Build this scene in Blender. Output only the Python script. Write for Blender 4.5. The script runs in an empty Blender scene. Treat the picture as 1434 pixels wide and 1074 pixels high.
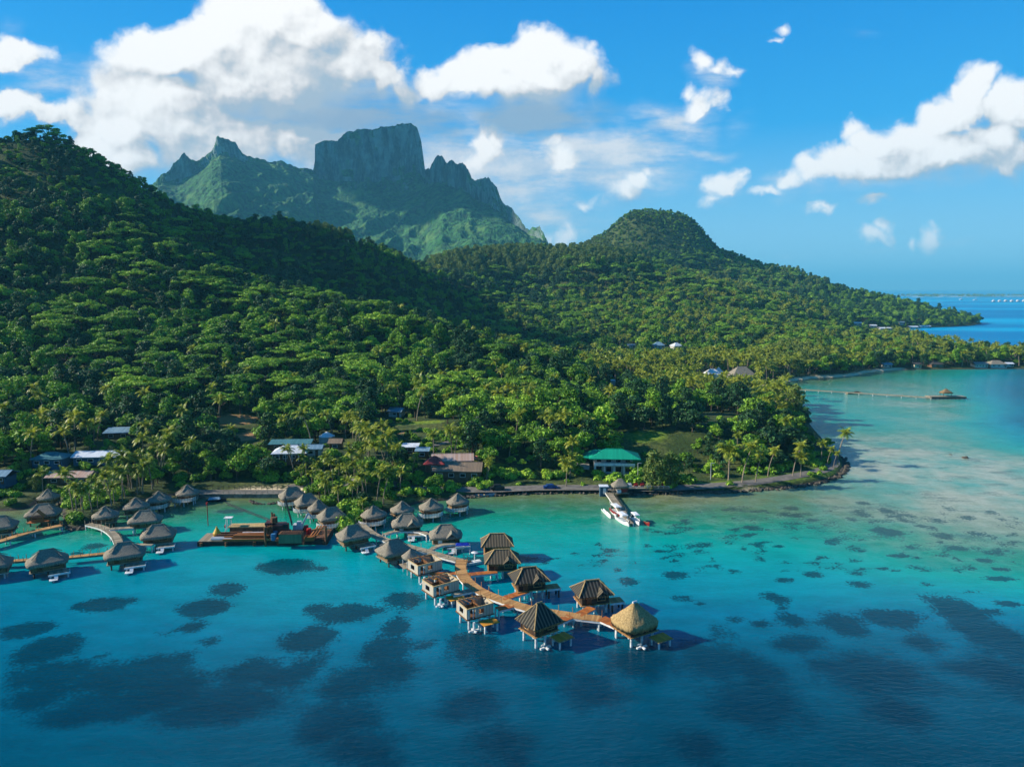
import bpy, bmesh, math, random
import numpy as np
from mathutils import Vector, Matrix
random.seed(7); np.random.seed(7)
R = math.radians
C = bpy.context.scene.collection
scn = bpy.context.scene

# ------------------------------------------------------------------ camera
H, PITCH, F = 60.0, 7.4, 1024.0            # drone height, pitch below the horizon, focal length in photo pixels
cam = bpy.data.objects.new('camera', bpy.data.cameras.new('camera'))
C.objects.link(cam); scn.camera = cam
cam.location = (0, 0, H); cam.rotation_euler = (R(90 - PITCH), 0, 0)
cam.data.sensor_width = 36; cam.data.lens = 36 * F / 1434
cam.data.clip_start = 1; cam.data.clip_end = 90000
CT, ST = math.cos(R(PITCH)), math.sin(R(PITCH))
def ray(px, py):
    x = (px - 717) / F; y = (537 - py) / F
    return x, CT + y * ST, -ST + y * CT
def G(px, py, z=0.0):                       # the point of height z seen at a photo pixel
    x, Y, Z = ray(px, py); t = (z - H) / Z
    return Vector((x * t, Y * t, z))
def P(px, py, Y):                           # the point at forward distance Y seen at a photo pixel
    x, yy, Z = ray(px, py); t = Y / yy
    return Vector((x * t, Y, H + Z * t))

# ------------------------------------------------------------------ light
SUN_EL, SUN_AZ = 27.5, 273.0          # compass: sun almost due left of the view, low and warm
sd = Vector((math.sin(R(SUN_AZ)) * math.cos(R(SUN_EL)), math.cos(R(SUN_AZ)) * math.cos(R(SUN_EL)), math.sin(R(SUN_EL))))
sun = bpy.data.objects.new('sun', bpy.data.lights.new('sun', 'SUN'))
C.objects.link(sun)
sun.data.energy = 5.0; sun.data.angle = R(0.5); sun.data.color = (1, .91, .76)
sun.rotation_euler = sd.to_track_quat('Z', 'Y').to_euler()

scn.view_settings.view_transform = 'Standard'; scn.view_settings.look = 'None'
scn.view_settings.exposure = 0.82; scn.view_settings.gamma = 1.0
scn.render.engine = 'CYCLES'
cy = scn.cycles
cy.use_denoising = True
cy.max_bounces = 5; cy.diffuse_bounces = 2; cy.glossy_bounces = 2; cy.transmission_bounces = 2
cy.transparent_max_bounces = 6; cy.volume_bounces = 0
cy.use_adaptive_sampling = True; cy.adaptive_threshold = 0.02
cy.caustics_reflective = False; cy.caustics_refractive = False

# ------------------------------------------------------------------ node helper
class N:
    def __init__(s, nt): s.t = nt; s.L = nt.links
    def new(s, typ, ins=None, **kw):
        n = s.t.nodes.new(typ)
        for k, v in kw.items(): setattr(n, k, v)
        for k, v in (ins or {}).items(): s.put(n.inputs[k], v)
        return n
    def put(s, sock, v):
        if isinstance(v, bpy.types.NodeSocket): s.L.new(v, sock)
        elif isinstance(v, bpy.types.Node): s.L.new(v.outputs[0], sock)
        else: sock.default_value = v
    def m(s, op, a, b=None, c=None, clamp=False):
        n = s.t.nodes.new('ShaderNodeMath'); n.operation = op; n.use_clamp = clamp
        for i, v in enumerate((a, b, c)):
            if v is not None: s.put(n.inputs[i], v)
        return n.outputs[0]
    def v(s, op, a, b=None, c=None):
        n = s.t.nodes.new('ShaderNodeVectorMath'); n.operation = op
        for i, x in enumerate((a, b, c)):
            if x is not None:
                if op == 'SCALE' and i == 1: s.put(n.inputs['Scale'], x)
                else: s.put(n.inputs[i], x)
        return n.outputs['Value'] if op in ('LENGTH', 'DOT_PRODUCT', 'DISTANCE') else n.outputs[0]
    def step(s, x, a, b, lo=0.0, hi=1.0):
        n = s.t.nodes.new('ShaderNodeMapRange'); n.interpolation_type = 'SMOOTHSTEP'
        for i, v in enumerate((x, a, b, lo, hi)): s.put(n.inputs[i], v)
        return n.outputs[0]
    def mix(s, f, a, b, mode='MIX'):
        n = s.t.nodes.new('ShaderNodeMix'); n.data_type = 'RGBA'; n.blend_type = mode
        s.put(n.inputs[0], f); s.put(n.inputs[6], col(a)); s.put(n.inputs[7], col(b))
        return n.outputs[2]
    def noise(s, vec, scale, detail=4, rough=.55, dist=0.0, out=0):
        n = s.new('ShaderNodeTexNoise', {'Scale': scale, 'Detail': detail, 'Roughness': rough, 'Distortion': dist})
        if vec is not None: s.put(n.inputs['Vector'], vec)
        return n.outputs[out]
    def ramp(s, x, stops, interp='LINEAR'):
        n = s.t.nodes.new('ShaderNodeValToRGB'); n.color_ramp.interpolation = interp
        e = n.color_ramp.elements
        while len(e) < len(stops): e.new(0.5)
        for el, (p, c) in zip(e, stops): el.position = p; el.color = tuple(c) + (1,) if len(c) == 3 else c
        s.put(n.inputs[0], x); return n.outputs[0]
    def attr(s, name, out='Fac'):
        n = s.t.nodes.new('ShaderNodeAttribute'); n.attribute_name = name; return n.outputs[out]
def col(c): return tuple(c) + (1,) if isinstance(c, (tuple, list)) and len(c) == 3 else c
def srgb(r, g, b, k=1.0):
    f = lambda c: (c / 12.92 if c <= .04045 else ((c + .055) / 1.055) ** 2.4) * k
    return f(r / 255), f(g / 255), f(b / 255)
# ------------------------------------------------------------------ sky: Nishita air with cumulus
w = bpy.data.worlds.new('World'); scn.world = w; w.use_nodes = True
wt = w.node_tree; wt.nodes.clear(); n = N(wt)
sky = n.new('ShaderNodeTexSky', sky_type='NISHITA', sun_disc=False, sun_elevation=R(SUN_EL), sun_rotation=R(SUN_AZ),
            air_density=1.0, dust_density=0.3, ozone_density=2.0)
dirv = n.new('ShaderNodeTexCoord').outputs['Generated']
sx = n.new('ShaderNodeSeparateXYZ', {0: dirv}); dx, dy, dz = sx.outputs
air = n.ramp(dz, [(0, srgb(190,222,248)), (.10, srgb(134,196,242)), (.20, srgb(34,164,240)), (.34, srgb(0,144,232)), (.6, srgb(0,108,196)), (1, srgb(6,70,140))])
skyc = n.mix(.8, n.mix(1.0, sky, (.2, .82, 1.05), 'MULTIPLY'), n.v('SCALE', air, .575 / .098))
BG = .098; EK = .575    # clouds and sky are set for the exposure above
# cloud puffs: photo pixel centre and half-axes, read as directions
CUM = [(1400,190,60,40),(745,105,110,38),(400,96,150,92),(260,176,140,84),(170,222,70,50),(390,66,66,44),(300,215,76,46),(450,215,60,40),(368,38,92,62),(300,66,72,46),(425,42,62,48),(452,75,60,36),(240,80,100,44),(178,72,40,16),(335,110,165,72),(235,140,130,70),(180,186,70,50),
 (152,212,60,48),(300,195,130,80),(400,125,105,60),(482,98,82,56),(530,108,50,40),(520,56,24,28),(565,125,36,24),(420,195,66,44),(500,70,30,30),(395,10,60,40),
 (650,112,52,30),(700,96,62,40),(758,78,58,40),(800,88,44,36),(832,112,26,34),(720,122,120,36),(620,114,34,24),
 (20,152,54,26),(70,158,42,24),(108,152,22,26),(128,172,22,26),(26,74,42,22),(2,86,40,20),
 (1372,106,28,24),(1366,138,38,42),(1420,152,50,46),(1330,168,50,36),(1280,192,56,32),(1232,202,44,30),(1194,184,16,16),(1180,218,30,18),(1140,242,28,18),
 (1112,256,24,11),(1222,232,90,32),(1330,215,110,44),(1424,212,60,42),(1220,282,22,9),(1150,296,22,8),(1076,273,28,7),
 (872,275,26,15),(892,256,22,16),(908,243,14,12),(1014,266,28,20),(1026,254,13,13),(1000,284,24,8),(680,206,26,26),(694,188,18,16),(662,226,20,15),
 (786,216,22,28),(774,196,16,11),(1228,340,20,14),(1240,324,9,12),(1313,338,18,17),(1318,324,10,11),(1281,341,6,8),
 (978,150,20,26),(962,126,10,12),(1000,140,14,12),(976,86,12,16),(998,98,24,9),(1022,102,18,7),(1097,37,9,8),(1086,48,10,4),(786,326,22,8),(768,328,8,11),(818,291,14,7)]
def duv(px, py):
    x, Y, Z = ray(px, py); return x / Y, Z / Y
def dscale(py):                              # pixels to tangent units at that height
    return (duv(717, py - 1)[1] - duv(717, py)[1]), (duv(718, py)[0] - duv(717, py)[0])
grp = bpy.data.node_groups.new('puffs', 'ShaderNodeTree')
grp.interface.new_socket('p', in_out='INPUT', socket_type='NodeSocketVector')
grp.interface.new_socket('r', in_out='OUTPUT', socket_type='NodeSocketFloat')
g = N(grp); gi = grp.nodes.new('NodeGroupInput'); go = grp.nodes.new('NodeGroupOutput')
acc = None
for (a, b, rx, ry) in CUM:
    u, v_ = duv(a, b); sv, su = dscale(b)
    rx, ry = rx * 1.12 + 2, ry * 1.12 + 2; s_ = (1 / (rx * su), 1 / (ry * sv), 0)
    q = g.v('MULTIPLY_ADD', gi.outputs[0], s_, (-u * s_[0], -v_ * s_[1], 0))
    k = min(1.6, max(.34, (min(rx, ry) * .7 + max(rx, ry) * .3) / 42))
    r_ = g.m('MULTIPLY_ADD', g.v('LENGTH', q), -k, k)
    acc = r_ if acc is None else g.m('SMOOTH_MAX', acc, r_, .10)
g.put(go.inputs[0], acc)
ady = n.m('MAXIMUM', dy, .05)
uv = n.new('ShaderNodeCombineXYZ', {0: n.m('DIVIDE', dx, ady), 1: n.m('DIVIDE', dz, ady), 2: 0.0}).outputs[0]
def warp(p, amp, scale, detail, rough=.55):
    c = n.noise(p, scale, detail, rough, out=1)
    return n.v('MULTIPLY_ADD', n.v('SUBTRACT', c, (.5, .5, .5)), (amp, amp, 0), p)
def puff(p):
    gn = wt.nodes.new('ShaderNodeGroup'); gn.node_tree = grp; n.put(gn.inputs[0], p); return gn.outputs[0]
wp = warp(warp(uv, .060, 9, 2), .034, 30, 5, .55)
h0 = puff(wp); h1 = puff(n.v('ADD', wp, (-.018, .022, 0))); h2 = puff(n.v('ADD', wp, (-.055, .050, 0)))
bil = n.noise(uv, 46, 4, .52); bil2 = n.noise(n.v('ADD', uv, (-.005, .006, 0)), 46, 4, .52)
big = n.noise(uv, 15, 3, .5); big2 = n.noise(n.v('ADD', uv, (-.014, .016, 0)), 15, 3, .5)
dens = n.m('ADD', h0, n.m('MULTIPLY', n.m('SUBTRACT', bil, .5), .56))
alpha = n.step(dens, -.06, n.m('MULTIPLY_ADD', n.m('MAXIMUM', n.m('SUBTRACT', h1, h0), 0.0), 1.9, .40))
lit = n.m('ADD', n.m('MULTIPLY', n.m('SUBTRACT', h0, h1), .80), .50)
lit = n.m('ADD', lit, n.m('MULTIPLY', n.m('SUBTRACT', h0, h2), .24))
lit = n.m('ADD', lit, n.m('MULTIPLY', n.m('SUBTRACT', bil, bil2), .75))
lit = n.m('ADD', lit, n.m('MULTIPLY', n.m('SUBTRACT', big, big2), 1.3))
# grey bellies and thin grey-blue sheets
def ell(p, cx, cy, rx, ry):
    u, v_ = duv(cx, cy); sv, su = dscale(cy); s_ = (1 / (rx * su), 1 / (ry * sv), 0)
    return n.m('SUBTRACT', 1.0, n.v('LENGTH', n.v('MULTIPLY_ADD', p, s_, (-u * s_[0], -v_ * s_[1], 0))), clamp=True)
def ells(p, L):
    a = None
    for e in L:
        x = n.m('MULTIPLY', ell(p, *e[:4]), e[4]); a = x if a is None else n.m('MAXIMUM', a, x)
    return a
soft = warp(uv, .09, 7, 4)
shade = ells(soft, [(490,172,190,62,1.5),(745,158,130,42,1.6),(835,140,40,50,1.4),(600,175,90,40,1.1),(180,100,80,26,.7),(330,100,130,44,.5),(470,110,70,60,.6),(250,110,70,30,.5),(300,185,90,40,.45),(420,175,90,40,.8),
                    (890,285,36,22,.9),(1300,250,190,36,.6),(1420,240,90,50,.6),(1330,330,14,30,.7),(90,170,40,16,.5),(450,130,60,40,.35)])
sheet = n.noise(n.v('MULTIPLY', uv, (8, 30, 1)), 1.0, 7, .66)
veil = ells(soft, [(500,172,220,75,1.9),(745,160,150,44,2.0),(690,235,230,95,2.3),(850,225,170,85,1.9),(930,175,120,50,1.6),(640,290,190,70,1.3),(760,300,150,50,1.2),(870,262,120,50,.9),(990,215,70,14,1.0),(990,150,60,50,.9),
                   (60,115,140,80,.9),(160,105,110,50,1.0),(1010,268,60,34,1.1),(1100,262,90,26,.9),(1260,250,200,44,.8),(800,340,90,40,.8),(1000,95,60,28,.9),(1230,345,50,16,.7),(1320,345,70,16,.7),(1040,180,60,40,.5),(1215,60,60,16,.45),(1100,345,60,14,.6),(10,40,60,40,.4)])
va = n.m('MULTIPLY', n.step(n.m('MULTIPLY', veil, n.m('MULTIPLY_ADD', sheet, 1.7, -.28)), .08, .95), .86)
vcol = n.v('SCALE', n.mix(n.step(shade, .05, .85), n.mix(n.step(n.m('ADD', n.m('MULTIPLY', sheet, .5), n.m('MULTIPLY', n.noise(uv, 24, 5, .6), .5)), .40, .62), (.56, .66, .78), (.90, .88, .87)), (.34, .45, .57)), EK)
skyf = n.mix(1.0, skyc, (BG, BG, BG), 'MULTIPLY')
c1 = n.mix(va, skyf, vcol)
lit2 = n.m('SUBTRACT', lit, n.m('MULTIPLY', shade, .62))
ccol = n.ramp(lit2, [(0, (.40, .50, .60)), (.28, (.58, .61, .65)), (.52, (.79, .78, .78)), (.80, (.96, .945, .93)), (1, (1.04, 1.02, 1.0))])
ccol = n.v('SCALE', ccol, EK * 1.06)
c2 = n.mix(alpha, c1, ccol)
bg1 = n.new('ShaderNodeBackground', {0: c2, 1: 1.0})
bg0 = n.new('ShaderNodeBackground', {0: skyc, 1: BG})
reg = n.m('MULTIPLY', n.m('GREATER_THAN', dy, .62), n.m('LESS_THAN', n.m('ABSOLUTE', n.m('SUBTRACT', dz, .26)), .265))
ms = n.new('ShaderNodeMixShader', {0: reg, 1: bg0, 2: bg1})
n.new('ShaderNodeOutputWorld', {0: ms})
w.cycles.sampling_method = 'MANUAL'; w.cycles.sample_map_resolution = 512
# ------------------------------------------------------------------ objects: helpers
def new_mat(name):
    m = bpy.data.materials.new(name); m.use_nodes = True; m.node_tree.nodes.clear(); return m, N(m.node_tree)
def finish(m, n, color, rough=.8, bump=None, bs=.3, bd=.1, spec=.3, trans=0.0, **kw):
    b = n.new('ShaderNodeBsdfPrincipled', {'Base Color': col(color) if isinstance(color, tuple) else color, 'Roughness': rough, 'Specular IOR Level': spec})
    for k, v in kw.items(): n.put(b.inputs[k], v)
    if bump is not None:
        n.put(b.inputs['Normal'], n.new('ShaderNodeBump', {'Height': bump, 'Strength': bs, 'Distance': bd}).outputs[0])
    sh = b.outputs[0]
    if trans:
        t = n.new('ShaderNodeBsdfTranslucent', {0: col(color) if isinstance(color, tuple) else color})
        sh = n.new('ShaderNodeMixShader', {0: trans, 1: sh, 2: t}).outputs[0]
    n.new('ShaderNodeOutputMaterial', {0: sh}); return m
def pos(n): return n.new('ShaderNodeNewGeometry').outputs['Position']
def opos(n): return n.new('ShaderNodeTexCoord').outputs['Object']
def mesh(name, V, faces, mat=None, parent=None, smooth=False, link=True):
    me = bpy.data.meshes.new(name); me.from_pydata(V, [], faces)
    if smooth: me.polygons.foreach_set('use_smooth', [True] * len(me.polygons))
    for x in (mat if isinstance(mat, list) else [mat] if mat else []): me.materials.append(x)
    o = bpy.data.objects.new(name, me)
    if link: C.objects.link(o)
    if parent: o.parent = parent
    return o
def sheet_mesh(name, X, Y, Z, mat, smooth=True):
    nx, ny = len(X), len(Y)
    XX, YY = np.meshgrid(X, Y)
    V = np.stack([XX, YY, Z], -1).reshape(-1, 3)
    i = np.arange(nx * ny).reshape(ny, nx)
    q = np.stack([i[:-1, :-1], i[:-1, 1:], i[1:, 1:], i[1:, :-1]], -1).reshape(-1, 4)
    me = bpy.data.meshes.new(name); me.vertices.add(len(V)); me.vertices.foreach_set('co', V.astype('f4').ravel())
    me.loops.add(q.size); me.loops.foreach_set('vertex_index', q.astype('i4').ravel())
    me.polygons.add(len(q)); me.polygons.foreach_set('loop_start', np.arange(0, q.size, 4, dtype='i4')); me.polygons.foreach_set('loop_total', np.full(len(q), 4, 'i4'))
    me.polygons.foreach_set('use_smooth', np.full(len(q), smooth)); me.update(calc_edges=True); me.materials.append(mat)
    o = bpy.data.objects.new(name, me); C.objects.link(o); return o
def fattr(o, name, a):
    at = o.data.attributes.new(name, 'FLOAT', 'POINT'); at.data.foreach_set('value', np.asarray(a, 'f4').ravel())
def axis(spec):                               # [(start, end, step) ...] joined
    out = []
    for a, b, s in spec: out += list(np.linspace(a, b, max(2, int(round((b - a) / s)) + 1))[:-1])
    return np.array(out + [spec[-1][1]], float)
def tag(o, label=None, cat=None, group=None, kind=None):
    if label: o['label'] = label
    if cat: o['category'] = cat
    if group: o['group'] = group
    if kind: o['kind'] = kind
    return o
# value noise on numpy arrays
_rt = np.random.RandomState(3).rand(256, 256)
def vnoise(x, y):
    xi = np.floor(x).astype(int); yi = np.floor(y).astype(int); fx = x - xi; fy = y - yi
    fx = fx * fx * (3 - 2 * fx); fy = fy * fy * (3 - 2 * fy)
    g_ = lambda a, b: _rt[a & 255, b & 255]
    return (g_(xi, yi) * (1 - fx) + g_(xi + 1, yi) * fx) * (1 - fy) + (g_(xi, yi + 1) * (1 - fx) + g_(xi + 1, yi + 1) * fx) * fy
def fbm(x, y, o=4):
    s = 0; a = .5
    for k in range(o): s = s + a * (vnoise(x + 17.3 * k, y + 9.1 * k) - .5); x = x * 2.03; y = y * 2.03; a *= .5
    return s                                  # about -.5 .. .5
def sstep(x, a, b):
    t = np.clip((x - a) / (b - a), 0, 1); return t * t * (3 - 2 * t)
def tps(pts, vals, lam):
    pts = np.array(pts, float) / 300.; n_ = len(pts); K = lambda d2: np.where(d2 > 0, .5 * d2 * np.log(d2 + 1e-12), 0)
    d2 = ((pts[:, None] - pts[None]) ** 2).sum(-1); A = np.zeros((n_ + 3, n_ + 3)); A[:n_, :n_] = K(d2) + lam * np.eye(n_)
    Q = np.c_[np.ones(n_), pts]; A[:n_, n_:] = Q; A[n_:, :n_] = Q.T
    wts = np.linalg.solve(A, np.r_[np.array(vals, float), 0, 0, 0])
    def f(x, y):
        sh = np.shape(x); q = np.stack([np.ravel(x), np.ravel(y)], -1) / 300.; out = np.empty(len(q))
        for k in range(0, len(q), 20000):
            c = q[k:k + 20000]; d = ((c[:, None] - pts[None]) ** 2).sum(-1)
            out[k:k + 20000] = K(d) @ wts[:n_] + np.c_[np.ones(len(c)), c] @ wts[n_:]
        return out.reshape(sh)
    return f
def poly_sd(poly, x, y):                      # signed distance, positive inside
    poly = np.array(poly, float); sh = np.shape(x); x = np.ravel(x); y = np.ravel(y)
    best = np.full(len(x), 1e18); ins = np.zeros(len(x), bool)
    for (ax, ay), (bx, by) in zip(poly, np.roll(poly, -1, 0)):
        ex, ey = bx - ax, by - ay; t = np.clip(((x - ax) * ex + (y - ay) * ey) / (ex * ex + ey * ey + 1e-9), 0, 1)
        best = np.minimum(best, (x - ax - t * ex) ** 2 + (y - ay - t * ey) ** 2)
        c = (ay > y) != (by > y)
        if ay != by: ins ^= c & (x < ex * (y - ay) / (by - ay) + ax)
    d = np.sqrt(best); return np.where(ins, d, -d).reshape(sh)
def smooth_line(pts, k=4):                    # Catmull-Rom through 2-D or 3-D points
    p = [np.array(q, float) for q in pts]; out = []
    for i in range(len(p) - 1):
        a, b, c, d = p[max(i - 1, 0)], p[i], p[i + 1], p[min(i + 2, len(p) - 1)]
        for j in range(k):
            t = j / k; out.append(.5 * (2 * b + (c - a) * t + (2 * a - 5 * b + 4 * c - d) * t * t + (3 * b - a - 3 * c + d) * t ** 3))
    return out + [p[-1]]

# ------------------------------------------------------------------ island: shoreline and relief
SHORE_PX = [(-160,718),(-60,716),(0,716),(36,713),(52,704),(66,697),(84,712),(90,736),(102,741),(122,738),(134,727),(162,717),(190,705),(222,697),(256,693),(300,692),(400,691),(418,693),(430,701),(446,713),(463,729),(482,739),(500,741),(516,736),(532,723),(562,712),(592,704),(626,701),(652,696),
 (692,693),(760,690),(842,690),(902,692),(952,690),(1012,690),(1082,685),(1140,678),(1172,668),(1183,656),(1180,640),(1165,628),(1150,612),(1136,596),(1126,580),(1115,563),(1096,552),(1076,545),(1073,540),(1110,533.5),(1150,529),(1190,527),(1215,522),(1250,518.5),(1300,517.5),(1434,517),(1520,517)]
BACK_PX = [(1600,513),(1600,500),(1434,500),(1380,496),(1330,489),(1290,478),(1262,466),(1258,460.5),(1290,459),(1330,458),(1362,456),(1378,452.5)]
land = [tuple(v) for v in smooth_line([G(*p)[:2] for p in SHORE_PX])] + [tuple(G(*p)[:2]) for p in BACK_PX] + [(700,1700),(400,2600),(-1200,2600),(-1200,190)]
TREE = 8.0
CTRL = []                                     # (x, y, ground height)
def K_(px, py, Y, sub=TREE):
    p = P(px, py, Y); CTRL.append((p.x, p.y, p.z - sub))
for q in [(0,193,590),(60,183,600),(110,197,612),(150,217,622),(180,238,632),(215,264,645),(270,291,665),(330,299,705),(400,304,745),(480,331,785),(540,352,825),(590,375,865)]: K_(*q, 7)
for q in [(60,300,500),(150,300,520),(230,330,530),(0,300,500),(60,430,395),(0,430,395),(150,400,430),(100,520,320),(0,520,320),(200,480,375),(300,520,330),(200,560,290),(60,590,262),(330,600,256),(420,560,300),(520,560,295),(400,480,390),(500,500,380),(600,520,345)]: K_(*q)
for q in [(250,338,520),(330,374,505),(430,407,485),(520,434,470),(620,458,450),(700,481,430),(800,513,390),(870,528,370)]: K_(*q, 6)
for q in [(280,318,610),(400,380,640),(500,420,640),(600,445,655),(700,468,680),(800,478,640),(870,500,560)]: K_(*q, 8)
for q in [(430,400,575),(330,365,575),(540,440,560),(650,470,540)]: K_(*q, 26)
for q in [(600,374,1000),(680,358,1060),(770,346,1120),(850,353,1180),(820,380,1000),(700,400,930),(650,420,850),(760,430,800)]: K_(*q, 9)
for q in [(855,348,1460),(868,332,1470),(880,313,1490),(892,307,1500),(920,306,1515),(955,311,1520),(978,324,1520),(995,345,1520),(1010,353,1510),(1100,380,1480),(1180,403,1430),(1280,426,1340),(1340,442,1260),(1000,400,1330),(930,350,1420),(1100,420,1200)]: K_(*q, 6)
for q in [(900,400,980),(900,440,760),(900,488,580),(1000,432,860),(1050,405,1040),(1100,470,690),(1100,438,930),(1200,440,1060),(1200,468,830),(1000,490,570)]: K_(*q, 8)
for q in [(590,600,248),(700,600,250),(760,570,272),(840,560,290),(900,600,250),(905,560,300),(960,586,256),(1010,576,262),(1060,577,264),(1110,602,250),(1000,640,232)]: K_(*q, 6)
CTRL += [(x, y, z) for x, y, z in [(40,330,4),(60,380,3),(110,420,2.5),(120,340,3),(180,480,3),(230,560,3),(330,580,3),(420,600,3),(250,640,4),(100,480,5),
         (-300,215,3),(-200,215,3),(-100,225,4),(0,222,3.5),(-60,235,7),(-150,240,7),(-250,245,8),(-500,215,4),(-700,300,30),(-600,450,90),(-500,620,185),(-800,640,200),(-380,800,60),(-200,900,40),(0,950,40),(-300,1300,60),(-900,1200,60),(0,1500,70),(300,1900,40),(-600,2000,60)]]
hills_f = tps([c[:2] for c in CTRL], [c[2] for c in CTRL], .002)
# clearings, read off the photo (px, py, rx, ry) on the ground
CLEAR = {'grass': [(905,612,34,15,256),(593,592,52,7,268),(880,655,60,16,222),(1010,577,16,4,286),(955,668,22,10,216),(700,652,12,7,228),(560,690,40,5,205)], 'soil': [(330,588,34,16,256),(345,612,20,14,247),(560,606,30,7,262),(220,338,14,5,560)]}
def ground(x, y):
    x = np.asarray(x, float); y = np.asarray(y, float)
    d = poly_sd(land, x, y)
    z = hills_f(x, y)
    far = sstep(y, 240, 420)
    z = z + fbm(x / 85, y / 85, 4) * 24 * far * sstep(z, 5, 50) + fbm(x / 16 + 5, y / 16, 3) * 1.6 * sstep(d, 12, 40)
    z = z + 14 * sstep(np.hypot((x - 318) / 1.25, y - 1515), 105, 62)
    flat = 1.15 + np.maximum(d - 13, 0) * .62 + .04 * np.minimum(d, 13)
    z = np.minimum(np.maximum(z, 1.5), flat)
    edge = np.where(d > 0, np.minimum(z, -.25 + d * .9), np.maximum(-.25 + d * .35, -6))
    return edge
def gz(x, y): return float(ground(np.array([x]), np.array([y]))[0])
m, n = new_mat('island_ground')
p_ = pos(n)
nz = n.noise(p_, .09, 5); nf = n.noise(p_, .9, 4)
base = n.mix(n.step(nz, .42, .6), srgb(48,68,24), srgb(82,92,40))
base = n.mix(n.step(nf, .4, .7), base, srgb(38,52,20))
base = n.mix(n.step(n.m('ADD', n.attr('grass'), n.m('MULTIPLY', n.m('SUBTRACT', nz, .5), 1.7)), -.05, .35), base, n.mix(n.step(n.m('ADD', nf, nz), .8, 1.2), srgb(116,134,36), srgb(64,98,26)))
base = n.mix(n.step(n.m('ADD', n.attr('soil'), n.m('MULTIPLY', n.m('SUBTRACT', nf, .5), 1.2)), -.05, .3), base, n.mix(nz, srgb(176,128,74), srgb(140,112,80)))
zz = n.new('ShaderNodeSeparateXYZ', {0: p_}).outputs[2]
base = n.mix(n.m('MULTIPLY', n.step(zz, .75, .35), n.attr('stone')), base, n.mix(nf, srgb(44,42,36), srgb(70,66,56)))
base = n.mix(n.m('MULTIPLY', n.step(n.m('ADD', zz, nf), 1.9, 1.5), n.attr('sand')), base, n.mix(nf, srgb(226,208,170), srgb(198,176,140)))
finish(m, n, base, .95, nf, .6, .5)
X = axis([(-1200,-420,26),(-420,-230,5),(-230,230,1.9),(230,520,5),(520,1150,14)])
Y = axis([(168,270,1.5),(270,420,3),(420,700,6),(700,1700,12),(1700,2600,60)])
XX, YY = np.meshgrid(X, Y); Z = ground(XX, YY)
# ------------------------------------------------------------------ fast ground lookup, ray hits
def gzi(x, y):
    x = np.asarray(x, float); y = np.asarray(y, float)
    i = np.clip(np.searchsorted(X, x) - 1, 0, len(X) - 2); j = np.clip(np.searchsorted(Y, y) - 1, 0, len(Y) - 2)
    fx = np.clip((x - X[i]) / (X[i + 1] - X[i]), 0, 1); fy = np.clip((y - Y[j]) / (Y[j + 1] - Y[j]), 0, 1)
    return (Z[j, i] * (1 - fx) + Z[j, i + 1] * fx) * (1 - fy) + (Z[j + 1, i] * (1 - fx) + Z[j + 1, i + 1] * fx) * fy
_Yh = np.r_[np.arange(150, 700, 1.0), np.arange(700, 2200, 4.0)]
def hit(px, py):                              # first point of the island seen through a photo pixel
    x, yy, zz = ray(px, py); x = x / yy * _Yh; z = H + zz / yy * _Yh
    g_ = gzi(x, _Yh); k = np.nonzero(z <= np.maximum(g_, 0))[0]
    k = k[0] if len(k) else len(_Yh) - 1
    return Vector((x[k], _Yh[k], max(0.0, float(g_[k]))))
def region(name, x, y):
    a = np.full(np.shape(x), -9.0)
    for (px, py, rx, ry, Y) in CLEAR[name]:
        c = hit(px, py); Y = c.y; dxm = rx * Y / F; dym = ry * Y / F * (1.6 if Y < 400 else 3.5)
        a = np.maximum(a, 1 - np.hypot((x - c.x) / dxm, (y - c.y) / dym))
    return a
terrain = tag(sheet_mesh('ground', X, Y, Z, m), kind='structure')
_d = poly_sd(land, XX, YY); _s = (XX > 50) & (XX < 130) & (YY < 262)
fattr(terrain, 'grass', np.maximum(region('grass', XX, YY), np.where(_s, .5 - abs(_d - 5.5) / 8.5, -9))); fattr(terrain, 'soil', region('soil', XX, YY))
beach = sstep(YY, 395, 430) * (XX > 60) * (XX < 292)
b0 = G(1050, 690)
for (px, py, r) in [(375,699,16),(1060,691.5,5),(355,700,12)]:
    c = G(px, py); beach = np.maximum(beach, 1 - sstep(np.hypot(XX - c.x, YY - c.y), r * .6, r))
fattr(terrain, 'sand', beach); fattr(terrain, 'stone', 1 - beach)

# ------------------------------------------------------------------ the far peak
def sil(pts):
    a = np.array(pts, float); return lambda px: np.interp(px, a[:, 0], a[:, 1])
TOP = sil([(60,330),(150,300),(200,272),(222,255),(228,246),(240,241),(252,224),(262,214),(272,222),(279,226),(290,219),(300,212),(308,197),(312,190),(318,194),(328,196),(336,201),(344,214),(352,220),(365,222),(380,226),(395,224),(405,229),(418,235),(440,239),(443,226),(444,203),(452,198),(476,196),(488,186),(505,180),(520,181),(545,178),(560,173),(576,172),(586,178),(592,200),(596,236),(602,237),(607,224),(614,215),(620,217),(626,226),(633,224),(640,228),(648,227),(656,236),(661,250),(676,250),(684,247),(688,254),(696,264),(702,280),(708,288),(718,294),(728,308),(737,321),(742,322),(746,318),(756,318),(762,328),(770,345),(800,372),(900,395)])
FOOT = sil([(60,345),(222,262),(252,262),(262,258),(280,245),(300,226),(312,222),(340,228),(380,229),(440,245),(446,262),(500,274),(560,272),(596,262),(610,262),(660,280),(690,300),(720,318),(740,332),(756,336),(770,350),(900,396)])
YR = sil([(60,2750),(222,2800),(312,2900),(380,3050),(440,3100),(500,3060),(596,3080),(620,2950),(680,2760),(720,2600),(770,2400),(900,2300)])
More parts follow.
